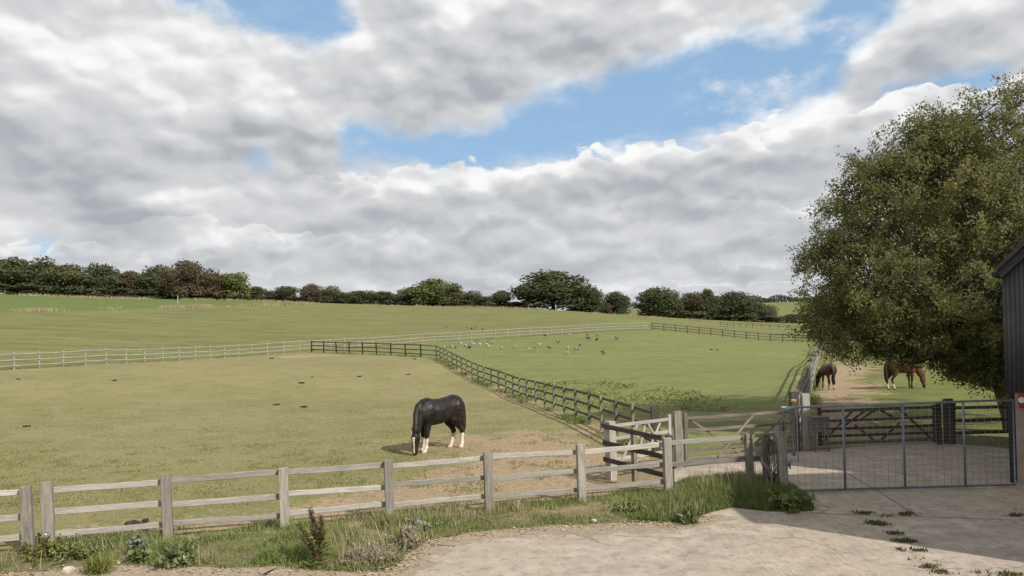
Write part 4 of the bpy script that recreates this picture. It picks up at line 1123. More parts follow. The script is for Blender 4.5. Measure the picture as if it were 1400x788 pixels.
# ------------------------------------------------------------------ the big tree by the barn
def bez(a, b, c, n=8):
    return [a * (1 - t) ** 2 + b * (2 * t * (1 - t)) + c * t * t for t in [i / (n - 1) for i in range(n)]]
def big_tree():
    r = random.Random(5); nr = np.random.default_rng(5)
    base = Vector((14.55, 21.2, 0)); fork = Vector((13.75, 21.2, 2.4))
    t = thing('tree', 'big spreading small leaved tree hanging over the lane beside the barn', 'tree', base)
    L = [(1345, 275, 22, 3.5), (1255, 255, 21.5, 2.3), (1200, 290, 22, 2.0), (1150, 338, 22, 1.0), (1165, 385, 21.5, 1.6), (1240, 370, 20.5, 2.3), (1330, 380, 20, 2.5), (1305, 220, 22, 2.0), (1375, 205, 22, 2.2), (1440, 265, 22, 3.6),
         (1150, 435, 22.5, 1.3), (1218, 440, 21.5, 1.5), (1290, 442, 21, 1.5), (1350, 450, 21, 1.4), (1400, 420, 21, 2.2), (1460, 350, 22, 3.5), (1400, 310, 25, 3.6), (1300, 325, 25, 3.0), (1225, 310, 25, 2.6), (1200, 420, 24.5, 1.8), (1280, 430, 24.5, 2.0), (1360, 420, 25, 2.3),
         (1195, 235, 22, .9), (1120, 350, 22, .7), (1120, 465, 22.3, .7), (1370, 495, 20.5, .8), (1215, 480, 21.5, .8), (1245, 212, 22, .9), (1165, 262, 22, .8), (1340, 158, 22, .8), (1395, 140, 22, .9), (1400, 185, 22, 1.8), (1445, 200, 23, 2.6), (1375, 165, 23, 1.3), (1325, 485, 21, .9), (1250, 490, 21, .7), (1352, 500, 20.5, .9), (1372, 518, 20.3, .8), (1318, 498, 20.8, .8), (1392, 500, 20.5, 1.0), (1150, 482, 21.5, .7), (1195, 488, 21.5, .6), (1350, 535, 20.2, .5)]
    lob = [(P(u, v, Y), rad) for u, v, Y, rad in L]
    limbs = []
    m_ = MB()
    m_.tube([base - Vector((0, 0, .2)) - base, Vector((-.15, 0, .5)), Vector((-.45, 0, 1.5)), fork - base], [.34, .27, .23, .2], 12)
    main = []
    for k, (c, rad) in enumerate(lob):
        big = rad > 1.4
        if big:
            mid = fork + (c - fork) * .45 + Vector((r.uniform(-.4, .4), r.uniform(-.4, .4), r.uniform(.3, 1.1)))
            st = fork
        else:
            q = min((p for p in main), key=lambda p: (p - c).length) if main else fork
            st = q; mid = (q + c) / 2 + Vector((0, 0, r.uniform(.0, .3)))
        pts = bez(st, mid, c, 9)
        main += pts[2:]
        r0 = .05 + .028 * rad if big else .03
        m_.tube([p - base + Vector((r.uniform(-.05, .05), r.uniform(-.05, .05), r.uniform(-.05, .05))) * (0 if i == 0 else 1) for i, p in enumerate(pts)], [r0 * (1 - i / 8) + .012 for i in range(9)], 7)
    # low bough over the bay horse
    bgh = bez(fork + Vector((0, 0, -.3)), P(1310, 484, 21), P(1232, 497, 21), 10)
    m_.tube([p - base for p in bgh], [.07 - .006 * i for i in range(10)], 7); main += bgh
    bark = simple_mat('grey_bark', (.11, .095, .075), (.055, .045, .036), 9, .9, .2, bmp=.5)
    # leaf sprays
    cl = []; cn = []
    for c, rad in lob:
        k = int(46 * rad ** 2.05) + 10
        d = nr.normal(size=(k, 3)); d /= np.linalg.norm(d, axis=1)[:, None]
        rr_ = rad * (nr.random(k) ** .42) * 1.05
        cl.append(np.array(c)[None] + d * rr_[:, None] * np.array([1, 1, .9])); cn.append(d)
    cl.append(np.array([p + Vector((r.gauss(0, .18), r.gauss(0, .2), r.uniform(-.35, .05))) for p in bgh[3:] for _ in range(4)])); cn.append(nr.normal(size=(len(cl[-1]), 3)))
    cl = np.concatenate(cl); cn = np.concatenate(cn)
    kk = cl[:, 2] > 1.95 - .95 * smoothstep(cl[:, 0], 11.6, 13.4) + .55 * vnoise(cl[:, 0] * 1.3, cl[:, 1] * 1.3); cl = cl[kk]; cn = cn[kk]
    g3 = vnoise(cl[:, 0] * .9 + cl[:, 2] * .5, cl[:, 1] * .9 - cl[:, 2] * .8) * .6 + vnoise(cl[:, 0] * 1.9 - cl[:, 2] * 1.3 + 40, cl[:, 1] * 1.7 + cl[:, 2] * 1.5) * .4
    kk = nr.random(len(cl)) < .04 + smoothstep(g3, .40, .55); cl = cl[kk]; cn = cn[kk]
    mp = np.array(main)
    # twigs
    tw_ = MB()
    idx = nr.permutation(len(cl))
    near = np.array([np.argmin(((mp - q) ** 2).sum(1)) for q in cl])
    for j in idx[:1700]:
        a = Vector(mp[near[j]]); q = Vector(cl[j]); 
        if (q - a).length < .15: continue
        md = (a + q) / 2 + Vector((r.uniform(-.15, .15), r.uniform(-.15, .15), r.uniform(0, .25)))
        m_.tube([a - base, md - base, q - base, q - base + Vector((r.uniform(-.1, .1), r.uniform(-.1, .1), -.2))], [.016, .012, .007, .003], 4, cap=False)
    tw_.bm.free()
    link('trunk', m_.mesh('trunk', bark), t)
    per = 70
    cen = np.repeat(cl, per, 0); N = len(cen)
    # leaves string along short drooping sprays
    axis_ = nr.normal(size=(len(cl), 3)) + np.array([0, 0, -.5]); axis_ /= np.linalg.norm(axis_, axis=1)[:, None]
    ax = np.repeat(axis_, per, 0)
    pos = cen + ax * nr.uniform(-.34, .34, N)[:, None] + nr.normal(scale=.085, size=(N, 3))
    u = ax * .5 + nr.normal(scale=.7, size=(N, 3)); u /= np.linalg.norm(u, axis=1)[:, None]
    nb = np.repeat(cn, per, 0) * .8 + np.array([0, 0, .45]) + nr.normal(scale=.55, size=(N, 3))
    w = np.cross(u, nb); w /= np.linalg.norm(w, axis=1)[:, None]
    s = nr.uniform(.034, .060, N)[:, None]
    V, Q = leaf_quads(pos - np.array(base), u * s, w * s * .45)
    var = np.clip(np.repeat(nr.random(N) * .35 + .65 * np.repeat(nr.random(len(cl)), per), 4), 0, 1)
    lm = leaf_mat('tree_leaf', ((.115, .130, .050), (.185, .190, .075), (.31, .275, .105)), .42, .6, .30, .12)
    link('crown', np_mesh('crown', V, Q, lm, var=var), t)
    return len(cl), N, len(lob)
print('big tree', big_tree())

# ------------------------------------------------------------------ grass
def blades(name, px, py, hgt, wid, mat, lean=.5, seed=0, zoff=-.01, label=None):
    r = np.random.default_rng(seed); n = len(px)
    z = height(px, py) + zoff
    a = r.uniform(0, 2 * PI, n); dirx, diry = np.cos(a), np.sin(a)
    b = r.uniform(0, 2 * PI, n); ln = lean * r.random(n) * hgt
    root = np.stack([px, py, z], 1)
    side = np.stack([dirx, diry, np.zeros(n)], 1) * (wid / 2)[:, None]
    bend = np.stack([np.cos(b) * ln, np.sin(b) * ln, hgt], 1)
    midp = root + bend * np.array([.4, .4, .6])
    V = np.stack([root - side, root + side, midp + side * .7, midp - side * .7, root + bend], 1).reshape(-1, 3)
    i0 = np.arange(n) * 5
    Fq = np.stack([i0, i0 + 1, i0 + 2, i0 + 3], 1); Ft = np.stack([i0 + 3, i0 + 2, i0 + 4, i0 + 4], 1)
    # tip triangles as degenerate free: build triangles only
    T = np.concatenate([np.stack([i0, i0 + 1, i0 + 2], 1), np.stack([i0, i0 + 2, i0 + 3], 1), np.stack([i0 + 3, i0 + 2, i0 + 4], 1)])
    o = link(name, np_mesh(name, V, T, mat, var=np.repeat(r.random(n), 5)))
    o['kind'] = 'stuff'
    return o
gm_dry = leaf_mat('short_dry_grass', ((.135, .145, .052), (.21, .20, .088), (.33, .285, .165)), .25, .8, .35, .1)
gm_green = leaf_mat('verge_grass_green', ((.125, .170, .048), (.215, .255, .088), (.40, .37, .20)), .35, .6, .9, .2)
gm_straw = leaf_mat('straw_grass', ((.22, .19, .10), (.33, .28, .17), (.46, .41, .28)), .2, .8, .7, .1)
gm_lush = leaf_mat('lush_grass', ((.115, .150, .045), (.18, .215, .072), (.28, .28, .12)), .38, .55, .9, .25)

gm_tuft = leaf_mat('tuft_grass', ((.12, .155, .045), (.18, .21, .075), (.30, .28, .14)), .3, .7, .5, .1)
# short turf of the dry paddock
n = 230000
yy = 11.5 + 27 * RNG.random(n) ** 1.35; xx = yy * RNG.uniform(-.86, .42, n)
k = (poly_sd(xx, yy, PADDOCK) > .05)
dd = dirt_field(xx, yy) + (fbm(xx * .8, yy * .8) - .5) * 2.6
k &= RNG.random(n) > smoothstep(dd, -.1, .9) * .88
k &= RNG.random(n) < .35 + .9 * fbm(xx * 1.1 + 9, yy * 1.1, 3)
xx, yy = xx[k], yy[k]
blades('short_grass', xx, yy, RNG.uniform(.012, .042, len(xx)) * (1 + .5 * (fbm(xx, yy) > .62)), RNG.uniform(.010, .024, len(xx)), gm_dry, 1.6, 1)

n = 90000; yy = RNG.uniform(11.5, 24, n); xx = yy * RNG.uniform(-.86, .30, n)
k = (poly_sd(xx, yy, PADDOCK) > .1) & (RNG.random(n) < smoothstep(fbm(xx * 1.9 + 70, yy * 1.9, 3), .57, .68))
xx, yy = xx[k], yy[k]
blades('grass_tufts', xx, yy, RNG.uniform(.03, .085, len(xx)), RNG.uniform(.010, .02, len(xx)), gm_tuft, 1.2, 21)
# verge between the front fence and the yard
def verge_pts(n, x0, x1, y0, y1, dens):
    xx = RNG.uniform(x0, x1, n); yy = RNG.uniform(y0, y1, n)
    sd = poly_sd(xx, yy, YARD_POLY)
    fy = FRONT_P.y + (xx - FRONT_P.x) * (fd.y / fd.x)
    k = (sd < -.02) & (yy < fy + .35) & (yy > 6)
    clump = fbm(xx * 1.7, yy * 1.7, 3)
    k &= RNG.random(n) < dens * (.10 + smoothstep(clump, .34, .60)) * np.clip(.25 + -sd * 2.2, 0, 1)
    return xx[k], yy[k], clump[k], fy[k] - yy[k], -sd[k]
xx, yy, cl_, df_, ds_ = verge_pts(300000, -13, 3.3, 7, 14.6, 1.0)
hh_ = (.05 + .21 * smoothstep(cl_, .42, .75)) * RNG.uniform(.5, 1.25, len(xx)) * np.clip(.35 + ds_ * 1.3, .35, 1) * (.36 + .64 * smoothstep(-xx, -.5, 3.0))
blades('verge_grass', xx, yy, hh_, RNG.uniform(.008, .018, len(xx)), gm_green, .9, 2)
xx, yy, cl_, df_, ds_ = verge_pts(50000, -13, 3.3, 7, 14.6, .9)
k = fbm(xx * .9 + 31, yy * .9, 2) > .44
xx, yy = xx[k], yy[k]
blades('dry_grass', xx, yy, RNG.uniform(.08, .36, len(xx)), RNG.uniform(.006, .012, len(xx)), gm_straw, .7, 3)
xx, yy, cl_, df_, ds_ = verge_pts(110000, -13, 3.3, 7, 14.6, 3.0)
k = fbm(xx * .8 + 12, yy * .8, 3) > .36; xx, yy = xx[k], yy[k]
blades('low_grass', xx, yy, RNG.uniform(.03, .11, len(xx)), RNG.uniform(.010, .018, len(xx)), gm_lush, 1.2, 12)
# lush island by the gate post
ISL = [G0(940, 716), G0(968, 702), G0(1000, 694), G0(1050, 699), G0(1110, 699), G0(1108, 684), G0(1086, 668), G0(1062, 655), G0(1000, 655), G0(930, 660), G0(880, 692), G0(860, 712)]
n = 90000
xx = RNG.uniform(1.9, 6.2, n); yy = RNG.uniform(11.5, 15.3, n); s_ = poly_sd(xx, yy, ISL) + .12 * (fbm(xx * 3, yy * 3) - .5)
k = (s_ > 0) & (RNG.random(n) < .25 + smoothstep(fbm(xx * 2 + 3, yy * 2), .3, .6))
xx, yy, s_ = xx[k], yy[k], s_[k]
blades('lush_grass', xx, yy, RNG.uniform(.08, .29, len(xx)) * np.clip(.4 + s_ * 1.6, .4, 1.1), RNG.uniform(.009, .02, len(xx)), gm_lush, .8, 4)
n = 260; xx = RNG.uniform(3.4, 5.0, n); yy = RNG.uniform(13.6, 14.6, n)
blades('tall_straw', xx, yy, RNG.uniform(.35, .75, n), np.full(n, .007), gm_straw, .4, 5)
# rough grass at the paddock side of the front fence and around the pen
n = 26000; s = RNG.uniform(-8, 9, n); o_ = RNG.normal(.15, .35, n)
xx = FRONT_P.x + fd.x * s + fn.x * o_; yy = FRONT_P.y + fd.y * s + fn.y * o_
k = RNG.random(n) < smoothstep(fbm(xx * 1.4 + 60, yy * 1.4), .5, .7)
blades('fence_foot_grass', xx[k], yy[k], RNG.uniform(.05, .2, k.sum()), RNG.uniform(.008, .016, k.sum()), gm_green, .9, 6)
# grass strips below the far rails
pts = []
for line, dens in ((BLK, 420), (WHITE[1:], 90), ([B_, C_], 150), (LANE[:2], 300)):
    L_ = length(line)
    for j in range(int(L_ * dens)):
        p, d = along(line, random.uniform(0, L_)); w_ = random.gauss(0, .22)
        pts.append((p.x - d.y * w_, p.y + d.x * w_))
pts = np.array(pts); k = RNG.random(len(pts)) < smoothstep(fbm(pts[:, 0] * .9, pts[:, 1] * .9), .4, .65)
pts = pts[k]
blades('fence_line_grass', pts[:, 0], pts[:, 1], RNG.uniform(.06, .22, len(pts)), RNG.uniform(.015, .03, len(pts)), gm_green, .9, 7)
# pale tussocks along the top field boundary and the skyline
pts = []
ridge_line = [tuple(gp(u, v + 1.2, 120).xy) for u, v in ((-120, 400.5), (0, 402), (150, 407), (350, 411), (520, 417), (700, 421), (780, 426), (860, 432), (960, 438))]
for line, dens, sg in (([tuple(p) for p in UPB], 150, 1.3), (ridge_line, 40, 1.6)):
    L_ = length(line)
    for j in range(int(L_ * dens)):
        p, d = along(line, random.uniform(0, L_)); w_ = random.gauss(0, sg); pts.append((p.x - d.y * w_, p.y + d.x * w_))
pts = np.array(pts); f_ = fbm(pts[:, 0] * .16, pts[:, 1] * .16); k = RNG.random(len(pts)) < smoothstep(f_, .42, .62)
pts = pts[k]
blades('boundary_tussocks', pts[:, 0], pts[:, 1], RNG.uniform(.3, .95, len(pts)), RNG.uniform(.06, .12, len(pts)), gm_straw, .5, 8)

# broad leaved weeds in the corner of the green paddock
n = 24000
a0 = gp(720, 535); pts = []
xx = RNG.uniform(-1, 16, n); yy = RNG.uniform(18.5, 47, n)
BW = [tuple(gp(u, v).xy) for u, v in ((705, 534), (770, 521), (850, 524), (920, 533), (1000, 548), (985, 562), (890, 556), (850, 572), (790, 562), (745, 550))]
sdg = np.minimum(poly_sd(xx, yy, GREEN) - .2, poly_sd(xx, yy, BW) + 2.5 * (fbm(xx * .5, yy * .5) - .5))
f_ = fbm(xx * .8 + 5, yy * .8, 3)
k = (sdg > 0) & (RNG.random(n) < .10 + smoothstep(f_, .42, .62))
xx, yy = xx[k], yy[k]; n = len(xx)
h_ = RNG.uniform(.03, .14, n)
c = np.stack([xx, yy, height(xx, yy) + h_], 1)
u = RNG.normal(size=(n, 3)); u[:, 2] *= .5; u /= np.linalg.norm(u, axis=1)[:, None]
w = np.cross(u, np.array([0, 0, 1.]) + RNG.normal(scale=.4, size=(n, 3))); w /= np.linalg.norm(w, axis=1)[:, None]
s = RNG.uniform(.05, .12, n)[:, None]
V, Q = leaf_quads(c, u * s, w * s * .5)
bwd = link('broadleaf_weeds', np_mesh('broadleaf_weeds', V, Q, leaf_mat('dock_leaf', ((.14, .175, .045), (.22, .25, .075), (.33, .33, .13)), .35, .5, .8, .3), var=np.repeat(RNG.random(n), 4))); bwd['kind'] = 'stuff'

# moss and grass in the yard joints
def joint_clump(pts, n, spread, seed):
    r = np.random.default_rng(seed); P_ = np.array([pts[i % len(pts)] for i in range(n)]) + r.normal(scale=spread, size=(n, 2)) * np.array([1.5, 1.0])
    return P_
jp = [G0(u, v) for u, v in ((1178, 702), (1188, 703), (1215, 706), (1232, 705), (1246, 703), (1195, 716), (1203, 718), (1225, 730), (1237, 741), (1244, 741), (1240, 752), (1254, 753), (1272, 776), (1290, 783), (1262, 768), (1350, 785), (1380, 787), (1398, 697), (1390, 706))]
P_ = joint_clump(jp, 2600, .05, 3); P_ = P_[RNG.random(len(P_)) < smoothstep(fbm(P_[:, 0] * 5, P_[:, 1] * 5), .35, .6)]
blades('joint_moss', P_[:, 0], P_[:, 1], RNG.uniform(.015, .06, len(P_)), RNG.uniform(.012, .03, len(P_)), leaf_mat('moss', ((.075, .075, .036), (.12, .12, .052), (.19, .18, .085)), .2, .8, 3, .1), 1.2, 9, 0)

# fallen leaves and litter along the yard edge
n = 1500
s = RNG.integers(0, 17, n); t_ = RNG.random(n)
Yq = np.array([G0(u, v) for u, v in YE]); c2 = Yq[s] * (1 - t_)[:, None] + Yq[s + 1] * t_[:, None] + RNG.normal(scale=.14, size=(n, 2)) + np.array([0, -.05])
c = np.concatenate([c2, (.016 + .012 * RNG.random(n))[:, None]], 1)
u = RNG.normal(size=(n, 3)); u[:, 2] *= .25; u /= np.linalg.norm(u, axis=1)[:, None]
w = np.cross(u, np.array([0, 0, 1.]) + RNG.normal(scale=.25, size=(n, 3))); w /= np.linalg.norm(w, axis=1)[:, None]
sc = RNG.uniform(.012, .035, n)[:, None]
V, Q = leaf_quads(c, u * sc, w * sc * .6)
fl = link('fallen_leaves', np_mesh('fallen_leaves', V, Q, leaf_mat('dead_leaf', ((.20, .14, .085), (.33, .25, .16), (.46, .39, .28)), 0, .8, 3, .1), var=np.repeat(RNG.random(n), 4))); fl['kind'] = 'stuff'
# loose grit on the concrete
n = 2600
gx_ = RNG.uniform(-6, 9.5, n); gy_ = RNG.uniform(8.8, 13.5, n); k = poly_sd(gx_, gy_, YARD_POLY) > .02; k &= RNG.random(n) < smoothstep(fbm(gx_ * .8 + 3, gy_ * .8), .4, .7)
gx_, gy_ = gx_[k], gy_[k]; n = len(gx_)
tet = np.array([[1, 0, 0], [-.5, .87, 0], [-.5, -.87, 0], [0, 0, .9]]); sc = RNG.uniform(.006, .02, n)
V = (tet[None] * sc[:, None, None] + np.stack([gx_, gy_, np.full(n, .006)], 1)[:, None]).reshape(-1, 3)
Q = (np.arange(n)[:, None, None] * 4 + np.array([[0, 1, 3], [1, 2, 3], [2, 0, 3]])[None]).reshape(-1, 3)
gr_ = link('grit', np_mesh('grit', V, Q, simple_mat('grit', (.46, .40, .33), (.26, .22, .18), 3, .9))); gr_['kind'] = 'stuff'

# ------------------------------------------------------------------ single weeds of the verge
def weed(label, u, v, h, rad, n, size, mat, aspect=.5, name='weed', cat='weed', up=.3, seed=0, stems=7, z0=0.02):
    r = np.random.default_rng(seed); x, y = G0(u, v)
    t = thing(name, label, cat, (x, y, hz(x, y)))
    ns = max(stems, int(10 + rad * 60)); per_ = max(3, n // ns); m_ = MB(); C_s = []; D_s = []
    for k in range(ns):
        b = r.uniform(0, 2 * PI); e = rad * r.uniform(.1, 1.15); hh = h * r.uniform(.45, 1.12) * (1 - .45 * e / rad); q0 = np.array([r.normal(0, rad * .22), r.normal(0, rad * .22), 0])
        tip = q0 + np.array([e * math.cos(b), e * math.sin(b), hh]); mid = q0 * .5 + tip * .5 + np.array([-.15 * e * math.cos(b), -.15 * e * math.sin(b), hh * .18])
        m_.tube([q0, mid, tip], [.005, .004, .0015], 4)
        tt = r.uniform(.15, 1, per_)[:, None]
        p = q0 * (1 - tt) ** 2 + mid * 2 * tt * (1 - tt) + tip * tt ** 2 + r.normal(scale=size * .5, size=(per_, 3))
        C_s.append(p); D_s.append(np.tile(tip - q0, (per_, 1)))
    c = np.concatenate(C_s); c[:, 2] = np.maximum(c[:, 2], z0); n = len(c); D_ = np.concatenate(D_s); D_ /= np.linalg.norm(D_, axis=1)[:, None]
    uu = D_ * up + r.normal(scale=.55, size=(n, 3)); uu /= np.linalg.norm(uu, axis=1)[:, None]
    ww = np.cross(uu, np.array([0, 0, 1.]) + r.normal(scale=.4, size=(n, 3))); ww /= np.linalg.norm(ww, axis=1)[:, None]
    s = size * r.uniform(.5, 1.2, n)[:, None]
    V, Q = leaf_quads(c, uu * s, ww * s * aspect)
    link('foliage', np_mesh('foliage', V, Q, mat, var=np.repeat(r.random(n), 4)), t)
    link('stem', m_.mesh('stem', bpy.data.materials['weed_stem']), t)
    return t
simple_mat('weed_stem', (.10, .11, .04), (.13, .09, .05), 9, .8)
wl_green = leaf_mat('weed_leaf_green', ((.09, .12, .034), (.155, .185, .058), (.26, .27, .11)), .25, .5, 2, .3)
wl_dark = leaf_mat('weed_leaf_dark', ((.080, .105, .040), (.125, .15, .060), (.19, .21, .09)), .2, .5, 2, .3)
wl_grey = leaf_mat('weed_leaf_grey', ((.13, .15, .11), (.20, .215, .165), (.30, .31, .25)), .2, .6, 2, .2)
wl_dry = leaf_mat('weed_leaf_dry', ((.20, .17, .12), (.29, .25, .19), (.38, .34, .27)), .1, .8, 2, .1)
wl_yel = leaf_mat('weed_leaf_yellow', ((.09, .11, .02), (.15, .165, .035), (.24, .24, .07)), .25, .5, 2, .3)
w1 = weed('bushy small leaved green weed with one white flower at left below the double posts', 62, 762, .36, .45, 1500, .028, wl_yel, .6, seed=1)
m_ = MB().tube([(.17, -.2, .34), (.17, -.24, .40)], .0015, 4); m_.loft([((.17, -.24, .40), (1, 0, 0), .018, (0, 1, 0), .018), ((.17, -.24, .415), (1, 0, 0), .012, (0, 1, 0), .012)], 8); link('flower', m_.mesh('flower', simple_mat('white_petal', (.8, .8, .78), None, 9)), w1)
weed('green bush weed left of the low pale thistle in the verge', 105, 765, .32, .40, 1200, .03, wl_green, .6, seed=11)
weed('pale grey leaved thistle in the verge in front of the bottom rail', 190, 762, .40, .16, 150, .085, wl_grey, .35, seed=2, up=.7)
weed('green broad leaved weed growing at the pale thistle\'s foot', 187, 770, .24, .17, 160, .055, wl_green, .6, seed=12)
weed('dark green nettle clump spreading below a front fence post', 245, 771, .34, .38, 900, .045, wl_dark, .5, seed=3)
weed('yellow green grass tuft at the edge of the yard concrete', 135, 785, .24, .2, 420, .10, wl_yel, .08, seed=4, up=1.6, name='grass_tuft', cat='grass tuft')
weed('dry grey seed head clump right of the tall brown dock', 556, 750, .42, .24, 900, .035, wl_dry, .35, seed=5, up=1.0)
weed('grey green low weed at the foot of the fence post behind the dry clump', 575, 726, .26, .26, 420, .04, wl_grey, .5, seed=6)
weed('straw coloured withered clump on the verge end', 505, 768, .28, .5, 1100, .05, wl_dry, .14, seed=7, up=1.4, name='grass_tuft', cat='grass tuft')
weed('spiky blue green thistle on the corner of the yard edge', 941, 716, .27, .2, 340, .075, wl_dark, .28, seed=8, up=.9)
weed('leafy mallow weed spilling from the island onto the concrete', 1080, 696, .34, .36, 420, .075, wl_green, .75, seed=9)
weed('dark leafy weed at the foot of the stout gate post', 1060, 672, .40, .26, 500, .05, wl_dark, .55, seed=10)
weed('low green weed tuft below the front fence\'s corner post', 862, 700, .2, .34, 500, .05, wl_green, .4, seed=13)

# tall brown dock
x_, y_ = G0(437, 776)
dk = thing('dock_plant', 'tall red brown seeding dock standing alone in the verge', 'weed', (x_, y_, 0))
r = random.Random(3); ms_, cs_, us_, ws_ = MB(), [], [], []
nr = np.random.default_rng(3)
for k in range(7):
    a = r.uniform(0, 2 * PI); tip = Vector((.16 * math.cos(a) * r.uniform(.4, 1) - .0, .12 * math.sin(a), r.uniform(.6, .86)))
    if k == 5: tip = Vector((-.22, -.05, .42))
    if k == 6: tip = Vector((-.30, .05, .60))
    pts = bez(Vector((0, 0, 0)), Vector((tip.x * .3, tip.y * .3, tip.z * .6)), tip, 8)
    ms_.tube(pts, [.009 - .0009 * i for i in range(8)], 5)
    for j in range(230):
        t_ = r.uniform(.45, 1.0); p = pts[min(6, int(t_ * 7))].lerp(pts[min(7, int(t_ * 7) + 1)], (t_ * 7) % 1)
        w_ = .035 * (1.15 - t_) + .010
        cs_.append(p + Vector((r.gauss(0, w_), r.gauss(0, w_), r.gauss(0, .012))))
link('stem', ms_.mesh('stem', simple_mat('dock_stem', (.14, .055, .03), (.09, .04, .025), 9, .7)), dk)
cs_ = np.array(cs_); n = len(cs_); u = nr.normal(size=(n, 3)); u /= np.linalg.norm(u, axis=1)[:, None]; w = np.cross(u, nr.normal(size=(n, 3))); w /= np.linalg.norm(w, axis=1)[:, None]
V, Q = leaf_quads(cs_, u * .011, w * .009)
link('seed_heads', np_mesh('seed_heads', V, Q, leaf_mat('dock_seed', ((.050, .034, .022), (.080, .052, .034), (.14, .095, .06)), .1, .8, 4, .1), var=np.repeat(nr.random(n), 4)), dk)
n = 260; a = nr.uniform(0, 2 * PI, n); zz_ = nr.random(n) * .5; q = .05 + .14 * nr.random(n) * (1 - zz_)
c = np.stack([q * np.cos(a), q * np.sin(a), zz_ + .03], 1); u = np.stack([np.cos(a), np.sin(a), np.full(n, .5)], 1) + nr.normal(scale=.3, size=(n, 3)); u /= np.linalg.norm(u, axis=1)[:, None]
w = np.cross(u, np.array([0, 0, 1.]) + nr.normal(scale=.3, size=(n, 3))); w /= np.linalg.norm(w, axis=1)[:, None]
s = nr.uniform(.03, .075, n)[:, None]
V, Q = leaf_quads(c, u * s, w * s * .33)
link('foliage', np_mesh('foliage', V, Q, wl_green, var=np.repeat(nr.random(n), 4)), dk)

# a few pale stones
stm = simple_mat('pale_stone', (.50, .44, .37), (.36, .31, .26), 9, .9, bmp=.3)
def stone_mesh(seed):
    m_ = MB(); r = random.Random(seed); bmesh.ops.create_icosphere(m_.bm, subdivisions=2, radius=.05)
    for q in m_.bm.verts: q.co = Vector((q.co.x * 1.3, q.co.y, q.co.z * .8)) * r.uniform(.85, 1.12)
    return m_.mesh('stone', stm)
sms = [stone_mesh(i) for i in range(3)]
for i, (u, v, s, lab) in enumerate([(175, 768, 1.0, 'pinkish stone on the yard edge left of the pale thistle'), (93, 783, 1.4, 'pale flat stone at the yard edge under the bushy weeds'), (812, 715, .9, 'small pale stone in the narrow verge below the fence corner')]):
    x, y = G0(u, v); o = link('stone', sms[i], None, (x, y, .03), (0, 0, i)); o.scale = (s, s, s); tag(o, lab, 'stone')

# ------------------------------------------------------------------ light
SUN_EL = math.radians(38); SUN_AZ = math.radians(134)       # clockwise from +Y
sdir = Vector((math.sin(SUN_AZ) * math.cos(SUN_EL), math.cos(SUN_AZ) * math.cos(SUN_EL), math.sin(SUN_EL)))
sl = bpy.data.lights.new('sun', 'SUN'); sl.energy = 5.0; sl.angle = math.radians(.53); sl.color = (1.0, .94, .84)
so = bpy.data.objects.new('sun', sl); COL.objects.link(so); so.rotation_euler = sdir.to_track_quat('Z', 'Y').to_euler(); so.location = (20, -20, 40)

world = bpy.data.worlds.new('World'); scene.world = world; world.use_nodes = True
nt = world.node_tree
bgn = nt.nodes['Background']; bgn.inputs['Strength'].default_value = .1
sky = nt.nodes.new('ShaderNodeTexSky'); sky.sky_type = 'NISHITA'; sky.sun_disc = False
sky.sun_elevation = SUN_EL; sky.sun_rotation = SUN_AZ; sky.altitude = 100; sky.air_density = 1.0; sky.dust_density = .6; sky.ozone_density = 1.2
gen = nt.nodes.new('ShaderNodeTexCoord').outputs['Generated']
sep = nt.nodes.new('ShaderNodeSeparateXYZ'); nt.links.new(gen, sep.inputs[0])
dx, dy, dz = (E(nt, sep.outputs[i]) for i in range(3))
az = dx._m('ARCTAN2', dy); el = dz._m('ARCSINE')
def azel(u, v):
    x, z = ray(u, v); return math.atan2(x, 1), math.atan2(z, math.hypot(x, 1))
cmb = nt.nodes.new('ShaderNodeCombineXYZ'); nt.links.new(az.s, cmb.inputs[0]); nt.links.new(el.s, cmb.inputs[1])
# clouds lie in sheets: a plane seen in perspective, and rounded heaps seen from the side
den = dz.max(0) + .20
pl = nt.nodes.new('ShaderNodeCombineXYZ'); nt.links.new((dx / den).s, pl.inputs[0]); nt.links.new((dy / den).s, pl.inputs[1])
pl = pl.outputs[0]
heap = vec_scale(nt, cmb.outputs[0], (1.0, 1.7, 1))
w0 = vmath(nt, 'SUBTRACT', noise(nt, heap, 6.0, 3, .5, .0, 'Color'), (.5, .5, .5)).outputs[0]
w1 = vmath(nt, 'SUBTRACT', noise(nt, heap, 26.0, 5, .6, .0, 'Color'), (.5, .5, .5)).outputs[0]
pw = vmath(nt, 'ADD', vmath(nt, 'ADD', cmb.outputs[0], vec_scale(nt, w0, (.11, .06, 0))).outputs[0], vec_scale(nt, w1, (.045, .032, 0))).outputs[0]
def capsule(p, a, b, r):
    a2, b2 = azel(*a), azel(*b); ba = (b2[0] - a2[0], b2[1] - a2[1], 0); L2 = ba[0] ** 2 + ba[1] ** 2 + 1e-9
    pa = vmath(nt, 'SUBTRACT', p, (*a2, 0)).outputs[0]
    h = E(nt, vmath(nt, 'DOT_PRODUCT', pa, ba).outputs['Value'])
    h = (h / L2).clamp()
    q = vmath(nt, 'SCALE', None, None, h); q.inputs[0].default_value = ba
    dd = vmath(nt, 'LENGTH', vmath(nt, 'SUBTRACT', pa, q.outputs[0]).outputs[0])
    return E(nt, dd.outputs['Value']) - r / F
CAPS = [((495, 190), (620, 202), 15), ((610, 210), (720, 190), 30), ((720, 186), (860, 150), 38), ((850, 147), (960, 122), 44), ((955, 120), (1090, 92), 44), ((1090, 70), (1185, -30), 34), ((1075, 85), (1045, 140), 15), ((250, -25), (440, 12), 20), ((352, 214), (346, 219), 2), ((60, 330), (85, 333), 3), ((1225, 126), (1345, 106), 11)]
gap = None
